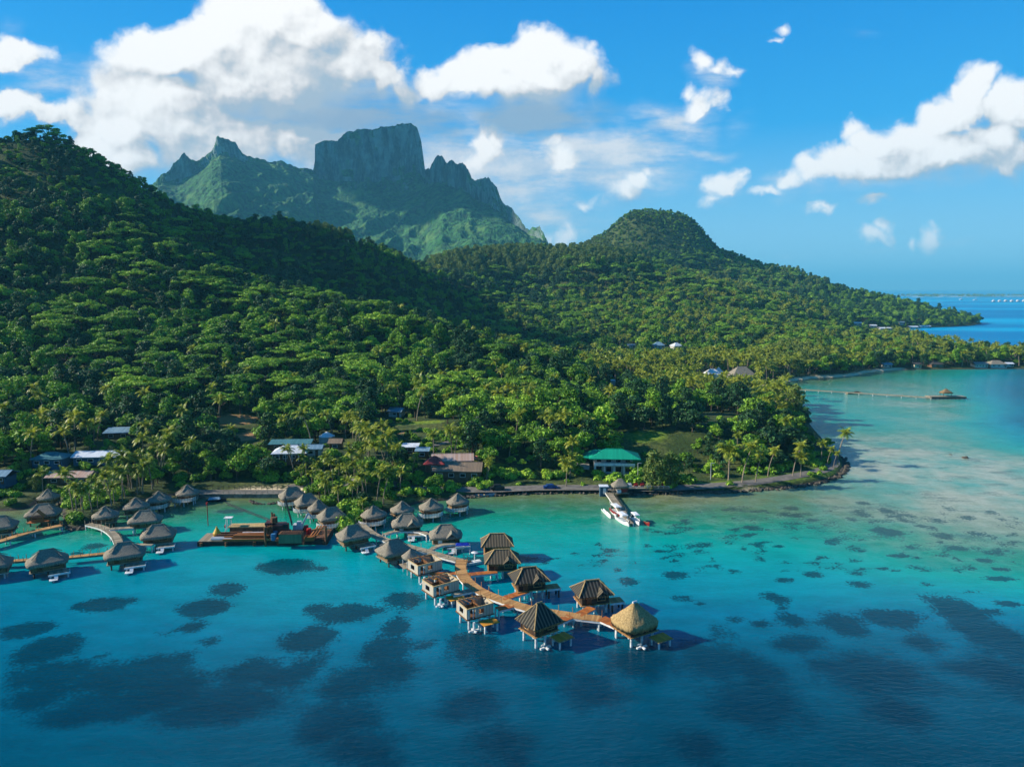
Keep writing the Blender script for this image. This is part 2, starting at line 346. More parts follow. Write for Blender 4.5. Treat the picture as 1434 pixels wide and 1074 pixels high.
def mountain(px, Y):
    yr = YR(px) + 40 * fbm(px / 26., px * 0 + 3, 3)
    d = yr - Y                                # metres in front of the ridge
    hgt = lambda py: np.array([(P(717, q, 1.0).z - H) for q in np.ravel(py)]).reshape(np.shape(py))
    return yr, d
pxs = np.arange(60, 900, 1.0)
t_ = lambda py: (-ST + (537 - py) / F * CT) / (CT + (537 - py) / F * ST)
nr = 260
D = np.r_[np.linspace(-500, -30, 12), np.linspace(-26, 110, 60), np.linspace(114, 1500, nr - 72)]
PXm, Dm = np.meshgrid(pxs, D)
yr = YR(PXm) + 70 * fbm(PXm / 30., PXm * 0 + 3.3, 3)
Ym = yr - Dm
zt = H + t_(TOP(PXm) + fbm(PXm / 5., PXm * 0 + 7, 3) * np.interp(PXm, [220, 300, 440, 600, 620, 760], [9, 7, 4, 4, 10, 8])) * yr; zf = H + t_(FOOT(PXm)) * (yr - 70)
cl = sstep(Dm, 0, 70); back = np.maximum(-Dm, 0)
zf = np.minimum(zf, zt - 4)
zc = zt + (zf - zt) * (.72 * sstep(Dm, 0, 16) + .28 * np.clip(Dm / 70, 0, 1)) - back * 1.1
run = np.clip((Dm - 70) / 1430, 0, 1)
zm = np.where(Dm <= 70, zc, zf * (1 - run) ** 1.75)
xw = (PXm - 717) / F / (CT + (537 - 300) / F * ST) * Ym
gul = 1 - np.abs(fbm(xw / 190 + .002 * Dm, Dm / 900, 3)) * 4
amp = sstep(Dm, 55, 320) * (1 - .75 * run)
zm = zm + (gul - .7) * 70 * amp + fbm(xw / 55, Ym / 55, 4) * 52 * amp
lump = fbm(xw / 40 + 8, zm / 70, 5)
Ym2 = Ym - lump * 60 * np.clip(1 - np.abs(Dm - 20) / 120, 0, 1)
zm = zm + fbm(xw / 12, Ym / 12, 3) * 9 * sstep(Dm, -20, 4)
m, n = new_mat('mountain_rock_and_scrub')
geo = n.new('ShaderNodeNewGeometry'); p_ = geo.outputs['Position']
nzv = n.new('ShaderNodeSeparateXYZ', {0: geo.outputs['Normal']}).outputs[2]
st = n.noise(n.v('MULTIPLY', p_, (.022, .022, .008)), 1, 7, .68); nb = n.noise(p_, .06, 6, .66); nc = n.noise(p_, .012, 4)
green = n.mix(n.step(nb, .38, .64), srgb(16,56,30), srgb(58,112,46)); green = n.mix(n.step(nc, .5, .72), green, srgb(88,122,54))
rock = n.mix(n.step(st, .36, .66), srgb(46,64,62), srgb(130,148,140))
rk = n.step(n.m('ADD', nzv, n.m('MULTIPLY', n.m('SUBTRACT', st, .5), 1.1)), .40, .16)
finish(m, n, n.mix(rk, green, rock), .95, nb, 1.0, 10)
ny_, nx_ = PXm.shape
V = np.stack([xw, Ym2, zm], -1).reshape(-1, 3)
i = np.arange(nx_ * ny_).reshape(ny_, nx_)
q = np.stack([i[:-1, :-1], i[1:, :-1], i[1:, 1:], i[:-1, 1:]], -1).reshape(-1, 4)
peak = tag(mesh('mountain', V.tolist(), q.tolist(), m, smooth=False), kind='structure')
# ------------------------------------------------------------------ lagoon
def ctrl_px(L): return [tuple(G(a, b)[:2]) for a, b, *_ in L], [c[2] for c in L]
DEP = [(0,1074,.86),(300,1070,.9),(717,1074,.98),(1100,1070,1.0),(1434,1070,.99),(0,960,.76),(300,960,.77),(600,960,.78),(900,960,.9),(1200,965,.88),(1434,960,.9),(0,880,.67),(150,860,.65),(400,860,.60),(700,890,.72),(1000,870,.68),(1200,850,.62),(1434,870,.66),
 (0,830,.64),(300,820,.59),(450,810,.55),(620,870,.65),(900,800,.54),(1100,800,.50),(1300,800,.41),(1434,800,.33),(0,765,.47),(250,755,.46),(400,790,.53),(600,780,.5),(760,770,.46),(900,770,.46),(1100,745,.38),(1250,745,.28),(1434,760,.22),
 (30,725,.13),(330,722,.32),(400,718,.26),(680,718,.29),(800,712,.25),(900,742,.38),(950,716,.18),(1100,712,.15),(1200,690,.17),(1300,700,.19),(1434,700,.18),(340,704,.12),(700,699,.12),(830,698,.12),(1000,697,.09),(1150,685,.1),(120,760,.36),(60,745,.3),
 (1210,660,.2),(1250,620,.2),(1300,640,.16),(1390,680,.16),(1434,650,.30),(1415,620,.46),(1434,590,.72),(1385,595,.48),(1300,598,.36),(1220,590,.40),(1150,560,.40),(1250,560,.31),(1330,575,.26),(1434,550,.74),(1395,560,.55),(1150,547,.34),(1300,542,.30),(1250,528,.26),(1434,527,.66),(1350,527,.42),(1120,540,.22),(1190,606,.3)]
pts, vals = ctrl_px(DEP)
dep_f = tps(pts, vals, .004)
SND = [(1300,650,1),(1250,690,.8),(1400,700,.9),(1340,730,.7),(1230,630,.8),(1330,585,.75),(1290,560,.6),(1230,560,.45),(1434,740,.6),(1200,690,.5),(950,712,.15),(1100,700,.3),(700,720,0),(400,720,0),(900,780,0),(1150,760,.1),(1434,800,.1),(1300,800,0),(1434,590,0),(1200,590,.1),(1200,530,0),(1400,530,0),(300,900,0),(1000,1000,0),(1434,1000,0),(0,730,.1)]
ps, vs = ctrl_px(SND); snd_f = tps(ps, vs, .004)
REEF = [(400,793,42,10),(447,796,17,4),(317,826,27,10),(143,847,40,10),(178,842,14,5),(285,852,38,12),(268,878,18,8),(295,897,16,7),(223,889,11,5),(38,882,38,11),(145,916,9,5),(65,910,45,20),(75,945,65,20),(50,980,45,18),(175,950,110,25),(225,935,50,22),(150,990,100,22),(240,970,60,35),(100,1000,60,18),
 (346,945,45,25),(320,985,90,28),(280,1002,80,18),(432,895,40,18),(456,890,20,12),(427,935,30,25),(390,950,40,20),(442,853,15,9),(482,858,45,13),(517,855,20,8),(555,878,22,15),(542,910,42,22),(552,940,40,25),(502,950,50,20),(482,965,40,16),(477,1005,70,30),(452,1025,50,20),(502,1046,60,30),(527,1075,50,20),(597,903,15,6),(565,840,28,12),(663,905,45,20),(703,925,50,20),(657,988,52,26),(698,1044,45,32),(827,966,48,32),(770,930,50,22),(900,925,55,28),(1000,925,65,30),(1065,940,40,25),(1060,986,75,38),(980,1046,42,24),(724,1060,25,34),  # two ellipses here paint hut shadows on the water, one over real reef
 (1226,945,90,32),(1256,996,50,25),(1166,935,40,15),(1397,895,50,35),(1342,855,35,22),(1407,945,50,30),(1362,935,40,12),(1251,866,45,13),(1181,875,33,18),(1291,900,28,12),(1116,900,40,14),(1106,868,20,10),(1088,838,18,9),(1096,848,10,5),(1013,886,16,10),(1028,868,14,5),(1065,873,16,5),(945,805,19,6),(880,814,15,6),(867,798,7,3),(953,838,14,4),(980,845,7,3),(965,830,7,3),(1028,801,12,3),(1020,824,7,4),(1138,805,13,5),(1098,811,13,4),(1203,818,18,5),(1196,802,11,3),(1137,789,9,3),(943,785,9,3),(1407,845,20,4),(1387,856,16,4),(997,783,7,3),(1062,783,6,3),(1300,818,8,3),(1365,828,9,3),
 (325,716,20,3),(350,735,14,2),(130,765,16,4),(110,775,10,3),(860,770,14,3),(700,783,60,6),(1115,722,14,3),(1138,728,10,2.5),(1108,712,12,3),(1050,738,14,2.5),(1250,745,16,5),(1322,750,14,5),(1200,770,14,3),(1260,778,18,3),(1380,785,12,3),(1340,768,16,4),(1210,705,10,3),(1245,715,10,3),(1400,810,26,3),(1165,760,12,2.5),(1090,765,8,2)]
rr = random.Random(5)
for k in range(230):
    py = rr.uniform(712, 800); px = rr.uniform(700 + (800 - py) * 3.4, 1434); REEF.append((px, py, rr.uniform(3, 11), rr.uniform(1.0, 2.8), rr.uniform(.12, .5)))
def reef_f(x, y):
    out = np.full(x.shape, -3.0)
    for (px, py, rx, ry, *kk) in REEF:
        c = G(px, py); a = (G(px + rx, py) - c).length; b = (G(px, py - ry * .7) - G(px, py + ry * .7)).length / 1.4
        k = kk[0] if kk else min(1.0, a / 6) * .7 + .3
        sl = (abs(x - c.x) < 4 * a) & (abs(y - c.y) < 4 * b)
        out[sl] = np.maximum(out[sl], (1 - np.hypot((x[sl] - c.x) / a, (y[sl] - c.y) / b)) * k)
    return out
m, n = new_mat('lagoon_water')
p_ = pos(n)
n1 = n.noise(p_, .035, 4, .6); n2 = n.noise(p_, .22, 5, .65); n3 = n.noise(p_, 1.7, 4, .7)
dep = n.m('ADD', n.attr('depth'), n.m('MULTIPLY', n.m('SUBTRACT', n1, .5), .07))
dep = n.m('ADD', dep, n.m('MULTIPLY', n.m('SUBTRACT', n2, .5), .05))
WK = .90
wc = n.ramp(dep, [(.0, srgb(132,122,80,WK)), (.10, srgb(106,118,72,WK)), (.19, srgb(62,120,82,WK)), (.30, srgb(8,140,110,WK)), (.42, srgb(0,158,148,WK)), (.54, srgb(0,142,156,WK)), (.66, srgb(0,112,140,WK)), (.80, srgb(0,86,112,WK)), (1.0, srgb(0,62,84,WK))])
sand = n.m('ADD', n.attr('sand'), n.m('MULTIPLY', n.m('SUBTRACT', n2, .5), .9), clamp=True)
wc = n.mix(n.m('MULTIPLY', n.m('MULTIPLY', sand, n.step(dep, .50, .24)), .95), wc, n.mix(n.step(n1, .40, .64), srgb(182,188,168,WK), srgb(98,168,152,WK)))
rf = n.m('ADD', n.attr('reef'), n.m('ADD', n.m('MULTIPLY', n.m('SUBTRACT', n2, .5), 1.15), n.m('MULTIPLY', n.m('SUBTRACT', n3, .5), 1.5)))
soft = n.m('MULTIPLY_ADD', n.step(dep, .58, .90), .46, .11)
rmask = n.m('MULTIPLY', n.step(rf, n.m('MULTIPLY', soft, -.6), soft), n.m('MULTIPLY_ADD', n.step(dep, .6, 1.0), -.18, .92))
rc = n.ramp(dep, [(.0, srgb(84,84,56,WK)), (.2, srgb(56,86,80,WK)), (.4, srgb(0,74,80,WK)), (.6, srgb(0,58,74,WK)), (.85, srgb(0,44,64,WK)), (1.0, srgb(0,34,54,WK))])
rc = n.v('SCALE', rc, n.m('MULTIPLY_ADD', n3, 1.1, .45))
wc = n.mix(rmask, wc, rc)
mot = n.noise(n.v('MULTIPLY', p_, (.07, .16, 1)), 1.0, 5, .68)
spk = n.m('MULTIPLY', n.step(n.m('ADD', n.m('MULTIPLY', n3, .35), n.m('MULTIPLY', mot, .65)), .50, .60), n.step(dep, .50, .22))
wc = n.mix(n.m('MULTIPLY', spk, .62), wc, rc)
var = n.m('ADD', n.m('MULTIPLY', n.step(mot, .3, .7), .30), n.m('MULTIPLY', n3, .24))
wc = n.v('SCALE', wc, n.m('ADD', var, .74))
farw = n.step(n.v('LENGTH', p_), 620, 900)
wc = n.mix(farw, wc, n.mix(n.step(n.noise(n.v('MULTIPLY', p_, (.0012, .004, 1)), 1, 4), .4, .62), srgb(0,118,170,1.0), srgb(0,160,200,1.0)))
wv = n.m('ADD', n.m('MULTIPLY', n.noise(n.v('MULTIPLY', p_, (.6, 1.2, 1)), 1.0, 4, .65), 1.5), n.m('MULTIPLY', n.noise(n.v('MULTIPLY', p_, (.10, .22, 1)), 1.0, 2, .5), .5))
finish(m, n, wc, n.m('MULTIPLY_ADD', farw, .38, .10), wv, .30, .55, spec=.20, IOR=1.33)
WX = axis([(-45000,-4000,4000),(-4000,-600,400),(-600,-230,18),(-230,300,2.2),(300,520,5),(520,1400,40),(1400,4400,400),(4400,45000,4000)])
WY = axis([(-3000,0,600),(0,78,13),(78,260,1.5),(260,620,4),(620,1600,40),(1600,4600,300),(4600,48000,4000)])
XX, YY = np.meshgrid(WX, WY)
den = .55 * np.ones_like(XX); inn = (YY < 640) & (YY > 60) & (abs(XX) < 700)
xc = np.clip(XX, -330, 460); yc = np.clip(YY, 84, 600)
den = dep_f(xc, yc)
den = np.where(YY > 640, .50 + .12 * fbm(XX / 500, YY / 900, 3), den); den = np.where(YY > 3200, .60, den)
den = np.where(YY < 80, .95, den)
snd = np.where(YY > 640, 0, np.clip(snd_f(xc, yc), 0, 1))
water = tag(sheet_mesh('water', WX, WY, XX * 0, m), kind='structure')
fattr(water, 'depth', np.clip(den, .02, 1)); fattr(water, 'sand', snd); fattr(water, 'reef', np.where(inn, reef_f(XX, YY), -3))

# ------------------------------------------------------------------ air
m = bpy.data.materials.new('haze_air'); m.use_nodes = True; m.node_tree.nodes.clear(); n = N(m.node_tree)
v_ = n.new('ShaderNodeVolumePrincipled', {'Color': (.18, .66, .95, 1), 'Density': 0.8e-4, 'Anisotropy': 0.0})
n.new('ShaderNodeOutputMaterial', {'Volume': v_})
x0, x1, y0, y1, z0, z1 = -47000, 47000, -4000, 49000, -9, 800
V = [(x, y, z) for z in (z0, z1) for y in (y0, y1) for x in (x0, x1)]
haze = tag(mesh('haze', V, [(0,2,3,1),(4,5,7,6),(0,1,5,4),(2,6,7,3),(0,4,6,2),(1,3,7,5)], m), kind='stuff')

# ------------------------------------------------------------------ two unseen clouds, added left of the frame to shade the peak and the rear slope
m, n = new_mat('cloud_white'); finish(m, n, srgb(236, 238, 242), 1.0, spec=0.0)
def cloud(label, c, zc, sc, seed):
    c = Vector(c); c = c + sd * ((zc - c.z) / sd.z)
    bm = bmesh.new(); rc = random.Random(seed)
    for i in range(30):
        a = rc.uniform(0, 6.28); q = math.sqrt(rc.random()); s = rc.uniform(.26, .44) * (1.15 - .5 * q)
        g2 = bmesh.ops.create_icosphere(bm, subdivisions=3, radius=1.0)
        for v in g2['verts']:
            nn = v.co.normalized(); k = s * (1 + .22 * math.sin(nn.x * 5 + i) * math.cos(nn.y * 6 + i * 2) + .1 * math.sin(nn.z * 13 + i))
            z = nn.z * k + .25 * s; v.co = Vector(((math.cos(a) * q * .8 + nn.x * k) * sc[0], (math.sin(a) * q * .8 + nn.y * k) * sc[1], max(z, -.06) * sc[2]))
    me = bpy.data.meshes.new('cloud'); bm.to_mesh(me); bm.free(); me.polygons.foreach_set('use_smooth', [True] * len(me.polygons)); me.materials.append(m)
    o = bpy.data.objects.new('cloud', me); C.objects.link(o); o.location = c; return tag(o, label, 'cloud')
cloud('large added cumulus, unseen beyond the left of the frame, shading the far peak', (-300, 2900, 460), 2000, (600, 330, 260), 5)
cloud('smaller added cumulus, unseen beyond the left of the frame, shading the rear slope', (-340, 655, 80), 800, (300, 110, 90), 9)
# ------------------------------------------------------------------ houses: where they stand (px, py of the base, width, depth)
HOUSE = dict(villa=(858,661,18,10), redhut=(609,658,5.4,5), longwhite=(634,655,12,6), brown=(642,671,14,7), whitehip=(408,643,10,6.5), teal=(408,632,13,4), side=(437,637,6.5,4.5),
 longroof=(142,648,14,6), greyhip=(74,654,9,6), rusty=(102,675,12,5.5), paleblue=(168,613,8.5,5), edge=(2,676,6,5), blueroof=(556,583,5.5,4), cone=(458,619,4.6,4.6), brownhut=(471,628,3.6,3.6), whiteshed=(575,634,4.6,3.6), blueshed=(592,641,3.6,3.2), tank=(858,539,2.6,2.6),
 tent=(997,529,9,7), tent2=(1006,526,6,6), aframe=(1038,531,15,11), canopy=(1077,541,6,5), bayhut=(1241,514.5,6,5), bayyellow=(1283,514.5,5,4.5), baydark=(1310,514,9,6), baywhite=(1371,514,9,6), baydark2=(1394,513.5,12,8), bayend=(1412,513,5,4),
 hill1=(922,488,9,7), hill2=(947,488,8,7), hill3=(884,487,6,5), lag1=(1239,463,16,8), lag2=(1278,460.5,13,7), lag3=(1294,459.5,16,8), lag4=(1222,459,8,6), lag5=(1262,455,8,6), lag6=(1200,456,10,6))
HPOS = {}
for k, (a, b, w_, d_) in HOUSE.items():
    HPOS[k] = hit(a, b)
# ------------------------------------------------------------------ foliage
def leaf_mat(name, a, b, c, trans=.22, rough=.55):
    m, n = new_mat(name)
    oi = n.new('ShaderNodeObjectInfo').outputs['Random']; isl = n.new('ShaderNodeNewGeometry').outputs['Random Per Island']
    wn = n.noise(pos(n), .035, 3)
    k = n.mix(oi, a, b); k = n.mix(n.step(n.m('ADD', n.m('MULTIPLY', isl, .6), n.m('MULTIPLY', wn, .7)), .35, .95), k, c)
    hs = n.new('ShaderNodeHueSaturation', {'Hue': n.m('MULTIPLY_ADD', isl, .03, .485), 'Value': n.m('MULTIPLY_ADD', isl, .5, .75), 'Color': k})
    return finish(m, n, hs.outputs[0], rough, trans=trans, spec=.25)
def flat_mat(name, c, c2=None, sc=1.0, rough=.85, bs=.4, bd=.05, **kw):
    m, n = new_mat(name); t = n.noise(opos(n), sc, 5, .6)
    return finish(m, n, n.mix(n.step(t, .3, .7), c, c2 or tuple(x * .7 for x in c)), rough, t, bs, bd, **kw)
M = {}
M['leaf'] = leaf_mat('broad_leaves', srgb(42,90,18), srgb(80,132,26), srgb(134,170,46))
M['leaf_dark'] = leaf_mat('dark_leaves', srgb(16,46,26), srgb(28,68,36), srgb(64,104,56))
M['leaf_light'] = leaf_mat('light_leaves', srgb(106,160,32), srgb(78,142,30), srgb(168,194,60))
M['leaf_grey'] = leaf_mat('needles', srgb(72,100,40), srgb(88,114,46), srgb(128,142,66))
M['frond'] = leaf_mat('palm_fronds', srgb(76,112,28), srgb(116,138,34), srgb(164,166,58), .35, .45)
M['bark'] = flat_mat('bark', srgb(92,80,64), srgb(60,52,44), 3)
M['palm_bark'] = flat_mat('palm_bark', srgb(150,136,116), srgb(110,96,80), 4)
class MB:                                     # collects shapes of one mesh
    def __init__(s): s.v = []; s.f = []; s.mi = []
    def add(s, V, Fc, mi=0):
        k = len(s.v); s.v += [tuple(q) for q in V]; s.f += [tuple(i + k for i in f) for f in Fc]; s.mi += [mi] * len(Fc)
    def box(s, c, d, rz=0, mi=0, mat=None):
        x, y, z = [q / 2 for q in d]; cr, sr = math.cos(rz), math.sin(rz)
        V = [(c[0] + a * x * cr - b * y * sr, c[1] + a * x * sr + b * y * cr, c[2] + e * z) for e in (-1, 1) for a, b in ((-1,-1),(1,-1),(1,1),(-1,1))]
        s.add(V, [(3,2,1,0),(4,5,6,7),(0,1,5,4),(1,2,6,5),(2,3,7,6),(3,0,4,7)], mi)
    def tube(s, a, b, r1, r2=None, k=7, mi=0, caps=True):
        r2 = r1 if r2 is None else r2; a = Vector(a); b = Vector(b); d = (b - a).normalized()
        u = d.orthogonal().normalized(); w_ = d.cross(u); V = []
        for c, r in ((a, r1), (b, r2)): V += [c + (u * math.cos(2 * math.pi * i / k) + w_ * math.sin(2 * math.pi * i / k)) * r for i in range(k)]
        F_ = [(i, (i + 1) % k, k + (i + 1) % k, k + i) for i in range(k)]
        if caps: F_ += [tuple(range(k))[::-1], tuple(range(k, 2 * k))]
        s.add(V, F_, mi)
    def path(s, pts, rs, k=6, mi=0):
        for i in range(len(pts) - 1): s.tube(pts[i], pts[i + 1], rs[i], rs[i + 1], k, mi, caps=(i in (0, len(pts) - 2)))
    def beam(s, a, b, w_, h_, mi=0):          # rectangular bar from a to b
        a = Vector(a); b = Vector(b); d = (b - a).normalized()
        u = Vector((-d.y, d.x, 0)); u = u.normalized() if u.length > 1e-4 else Vector((1, 0, 0)); t = d.cross(u) * -1
        V = [c + u * (w_ / 2 * p) + t * (h_ / 2 * q) for c in (a, b) for p, q in ((-1,-1),(1,-1),(1,1),(-1,1))]
        s.add(V, [(3,2,1,0),(4,5,6,7),(0,1,5,4),(1,2,6,5),(2,3,7,6),(3,0,4,7)], mi)
    def build(s, name, mat, parent=None, smooth=False, link=True):
        o = mesh(name, s.v, s.f, mat, parent, smooth, link)
        if isinstance(mat, list): o.data.polygons.foreach_set('material_index', s.mi)
        return o
def leaves(mb, rng, blobs, nleaf, size, flat=.35, aspect=1.5, droop=0.0, mi=0):
    wts = [(a * b + b * c + a * c) for (_, (a, b, c)) in blobs]
    for _ in range(nleaf):
        (cx, cy_, cz), (rx, ry, rz) = rng.choices(blobs, wts)[0]
        while True:
            d = Vector((rng.gauss(0, 1), rng.gauss(0, 1), rng.gauss(0, 1))).normalized()
            if d.z > -.45 or rng.random() < .3: break
        k = 1.04 - abs(rng.gauss(0, .22)) + (.22 if rng.random() < .08 else 0); p = Vector((cx + d.x * rx * k, cy_ + d.y * ry * k, cz + d.z * rz * k))
        nrm = (Vector((d.x / rx, d.y / ry, d.z / rz)).normalized() + Vector((rng.gauss(0, 1), rng.gauss(0, 1), rng.gauss(0, 1))) * flat + Vector((0, 0, .25))).normalized()
        u = nrm.orthogonal().normalized(); u = Matrix.Rotation(rng.uniform(0, 6.28), 3, nrm) @ u; w_ = nrm.cross(u)
        s = size * rng.uniform(.6, 1.35); a = s * aspect / 2; b = s / 2
        dz = Vector((0, 0, -droop * s))
        mb.add([p - u * a, p - w_ * b + nrm * .12 * s, p + u * a + dz, p + w_ * b + nrm * .12 * s], [(0, 1, 2, 3)], mi)
def limbs(mb, rng, blobs, base_h, r, lean=(0, 0), mi=0):
    f = Vector((lean[0], lean[1], base_h)); mb.path([Vector((0, 0, -1.5)), f * .5 + Vector((.1, 0, 0)), f], [r, r * .8, r * .62], 7, mi)
    for (c, q) in blobs: mb.path([f, (f + Vector(c)) / 2 + Vector((0, 0, -.3)), Vector(c)], [r * .5, r * .3, r * .1], 5, mi)
def proto_tree(kind, seed, detail=1.0):
    rng = random.Random(seed); cr = MB(); tr = MB()
    if kind == 'round':
        bl = [((rng.uniform(-.5, .5), rng.uniform(-.5, .5), 6.0), (2.4, 2.4, 2.1))]
        for i in range(12):
            a = i * 2.4 + rng.uniform(-.4, .4); rr_ = rng.uniform(1.5, 3.7); bl.append(((rr_ * math.cos(a), rr_ * math.sin(a), 7.4 - rr_ * .8 + rng.uniform(-1.2, 1.0)), (rng.uniform(.8, 1.9), rng.uniform(.8, 1.9), rng.uniform(.6, 1.3))))
        limbs(tr, rng, bl, 3, .34); leaves(cr, rng, bl, int(1250 * detail), .56, .6)
    elif kind == 'tall':
        bl = []
        for i in range(9):
            a = i * 2.4 + rng.uniform(-.4, .4); h = 4.5 + i * .95; rr_ = 2.4 * (1 - i / 13) + rng.uniform(-.5, .5); bl.append(((rr_ * math.cos(a), rr_ * math.sin(a), h), (rng.uniform(1.3, 2.1),) * 2 + (rng.uniform(1.0, 1.7),)))
        limbs(tr, rng, bl, 5, .32); leaves(cr, rng, bl, int(1200 * detail), .55, .6)
    elif kind == 'umbrella':
        bl = []
        for i in range(11):
            a = i * 2.4; rr_ = 1.2 + 5.4 * math.sqrt(i / 11.); bl.append(((rr_ * math.cos(a), rr_ * math.sin(a), 9.4 - rr_ * .28 + rng.uniform(-.6, .7)), (rng.uniform(1.7, 2.6), rng.uniform(1.7, 2.6), rng.uniform(.5, .8))))
        limbs(tr, rng, bl, 4.2, .4, (rng.uniform(-.5, .5), .3)); leaves(cr, rng, bl, int(1700 * detail), .50, .32, 1.4)
    elif kind == 'pine':
        bl = []
        for i in range(13):
            t = i / 12; a = i * 2.4; rr_ = 2.5 * math.sin(math.pi * (.22 + .72 * t)) * rng.uniform(.6, 1.15); bl.append(((rr_ * math.cos(a), rr_ * math.sin(a), 2.6 + 8.4 * t + rng.uniform(-.6, .6)), (1.4, 1.4, 1.5)))
        limbs(tr, rng, bl, 6, .26); leaves(cr, rng, bl, int(1000 * detail), .36, .9, 3.6, .5)
    elif kind == 'bush':
        bl = [((rng.uniform(-1, 1) * 1.1, rng.uniform(-1, 1) * 1.1, rng.uniform(.6, 1.5)), (rng.uniform(.8, 1.3),) * 2 + (rng.uniform(.7, 1.1),)) for _ in range(6)]
        limbs(tr, rng, bl, .5, .1); leaves(cr, rng, bl, int(420 * detail), .46, .45)
    return tr, cr
def proto_palm(seed, hgt=9.0, lean=1.5, nfr=17, detail=11):
    rng = random.Random(seed); tr = MB(); cr = MB(); a0 = rng.uniform(0, 6.28)
    pts = [Vector((lean * math.cos(a0) * t * t, lean * math.sin(a0) * t * t, hgt * t - .8 * (1 - t))) for t in (0, .25, .5, .75, 1)]
    tr.path(pts, [.26, .19, .165, .15, .14], 7); top = pts[-1]
    for i in range(nfr):
        az = i * 2.399 + rng.uniform(-.2, .2); up = rng.uniform(-.05, 1.2) if i > 3 else rng.uniform(1.0, 1.4); L = rng.uniform(3.0, 3.9)
        p = top.copy(); d = Vector((math.cos(az) * math.cos(up), math.sin(az) * math.cos(up), math.sin(up))); rach = [p.copy()]
        for k in range(detail): p = p + d * (L / detail); d = (d + Vector((0, 0, -.120 * (1 + k * .09)))).normalized(); rach.append(p.copy())
        side = Vector((-math.sin(az), math.cos(az), 0))
        for k in range(1, detail + 1):
            t = k / detail; ln = (1.05 * math.sin(math.pi * min(1, .18 + .8 * t)) + .12) * L / 4; a = rach[k - 1]; b = rach[k]; dd = (b - a)
            for sg in (-1, 1):
                tip = (a + b) / 2 + side * sg * ln * .86 + Vector((0, 0, -ln * rng.uniform(.35, .65))) + dd * .8
                cr.add([a, b, tip + dd * .22, tip - dd * .22] if sg > 0 else [b, a, tip - dd * .22, tip + dd * .22], [(0, 1, 2, 3)])
    return tr, cr
PROTO = {}
def reg(kind, seed, leafmat, bark='bark', **kw):
    tr, cr = proto_palm(seed, **kw) if kind == 'palm' else proto_tree(kind, seed, **kw)
    t_me = tr.build('trunk', M[bark], link=False).data; c_me = cr.build('crown', M[leafmat], link=False).data
    j = MB(); j.add(tr.v, tr.f, 1); j.add(cr.v, cr.f, 0)
    both = j.build('tree_%02d' % sum(len(v) for v in PROTO.values()), [M[leafmat], M[bark]], link=False)
    PROTO.setdefault(kind, []).append((t_me, c_me, both))
for s, lm in ((1, 'leaf'), (2, 'leaf_dark'), (3, 'leaf'), (4, 'leaf_light')): reg('round', s, lm)
for s, lm in ((11, 'leaf'), (12, 'leaf_dark'), (13, 'leaf_dark')): reg('tall', s, lm)
for s, lm in ((21, 'leaf'), (22, 'leaf_light'), (23, 'leaf')): reg('umbrella', s, lm)
for s, lm in ((31, 'leaf_grey'), (32, 'leaf_grey')): reg('pine', s, lm)
for s, lm in ((41, 'leaf_light'), (42, 'leaf')): reg('bush', s, lm)
for s, h, l in ((51, 8.5, 1.2), (52, 10.5, 2.6), (53, 7.2, .6), (54, 9.5, 1.8)): reg('palm', s, 'frond', 'palm_bark', hgt=h, lean=l)
pcol = bpy.data.collections.new('tree_kinds'); PIDX = {}
for kind in PROTO:
    for i, pr in enumerate(PROTO[kind]): pcol.objects.link(pr[2]); PIDX[(kind, i)] = int(pr[2].name.split('_')[1].split('.')[0])
def forest_object(name, pts):                 # pts: (x, y, z, scale, turn, kind index) -> ONE object of many plants
    me = bpy.data.meshes.new(name); a = np.array(pts, float)
    me.vertices.add(len(a)); me.vertices.foreach_set('co', a[:, :3].astype('f4').ravel())
    for nm, ty, d in (('size', 'FLOAT', a[:, 3]), ('turn', 'FLOAT', a[:, 4]), ('kind_index', 'INT', a[:, 5].astype('i4'))):
        at = me.attributes.new(nm, ty, 'POINT'); at.data.foreach_set('value', d.astype('f4' if ty == 'FLOAT' else 'i4'))
    o = bpy.data.objects.new(name, me); C.objects.link(o)
    gt = bpy.data.node_groups.new('scatter_' + name, 'GeometryNodeTree')
    gt.interface.new_socket('Geometry', in_out='INPUT', socket_type='NodeSocketGeometry'); gt.interface.new_socket('Geometry', in_out='OUTPUT', socket_type='NodeSocketGeometry')
    nd = gt.nodes; L = gt.links
    gi_ = nd.new('NodeGroupInput'); go_ = nd.new('NodeGroupOutput'); ip = nd.new('GeometryNodeInstanceOnPoints'); ci = nd.new('GeometryNodeCollectionInfo')
    ci.inputs['Collection'].default_value = pcol; ci.inputs['Separate Children'].default_value = True; ci.inputs['Reset Children'].default_value = True
    def na(nm, ty):
        q = nd.new('GeometryNodeInputNamedAttribute'); q.data_type = ty; q.inputs[0].default_value = nm; return q.outputs[0]
    cx = nd.new('ShaderNodeCombineXYZ'); L.new(na('turn', 'FLOAT'), cx.inputs[2])
    L.new(gi_.outputs[0], ip.inputs['Points']); L.new(ci.outputs[0], ip.inputs['Instance']); ip.inputs['Pick Instance'].default_value = True
    L.new(na('kind_index', 'INT'), ip.inputs['Instance Index']); L.new(cx.outputs[0], ip.inputs['Rotation']); L.new(na('size', 'FLOAT'), ip.inputs['Scale'])
    L.new(ip.outputs[0], go_.inputs[0])
    md = o.modifiers.new('scatter', 'NODES'); md.node_group = gt
    return o
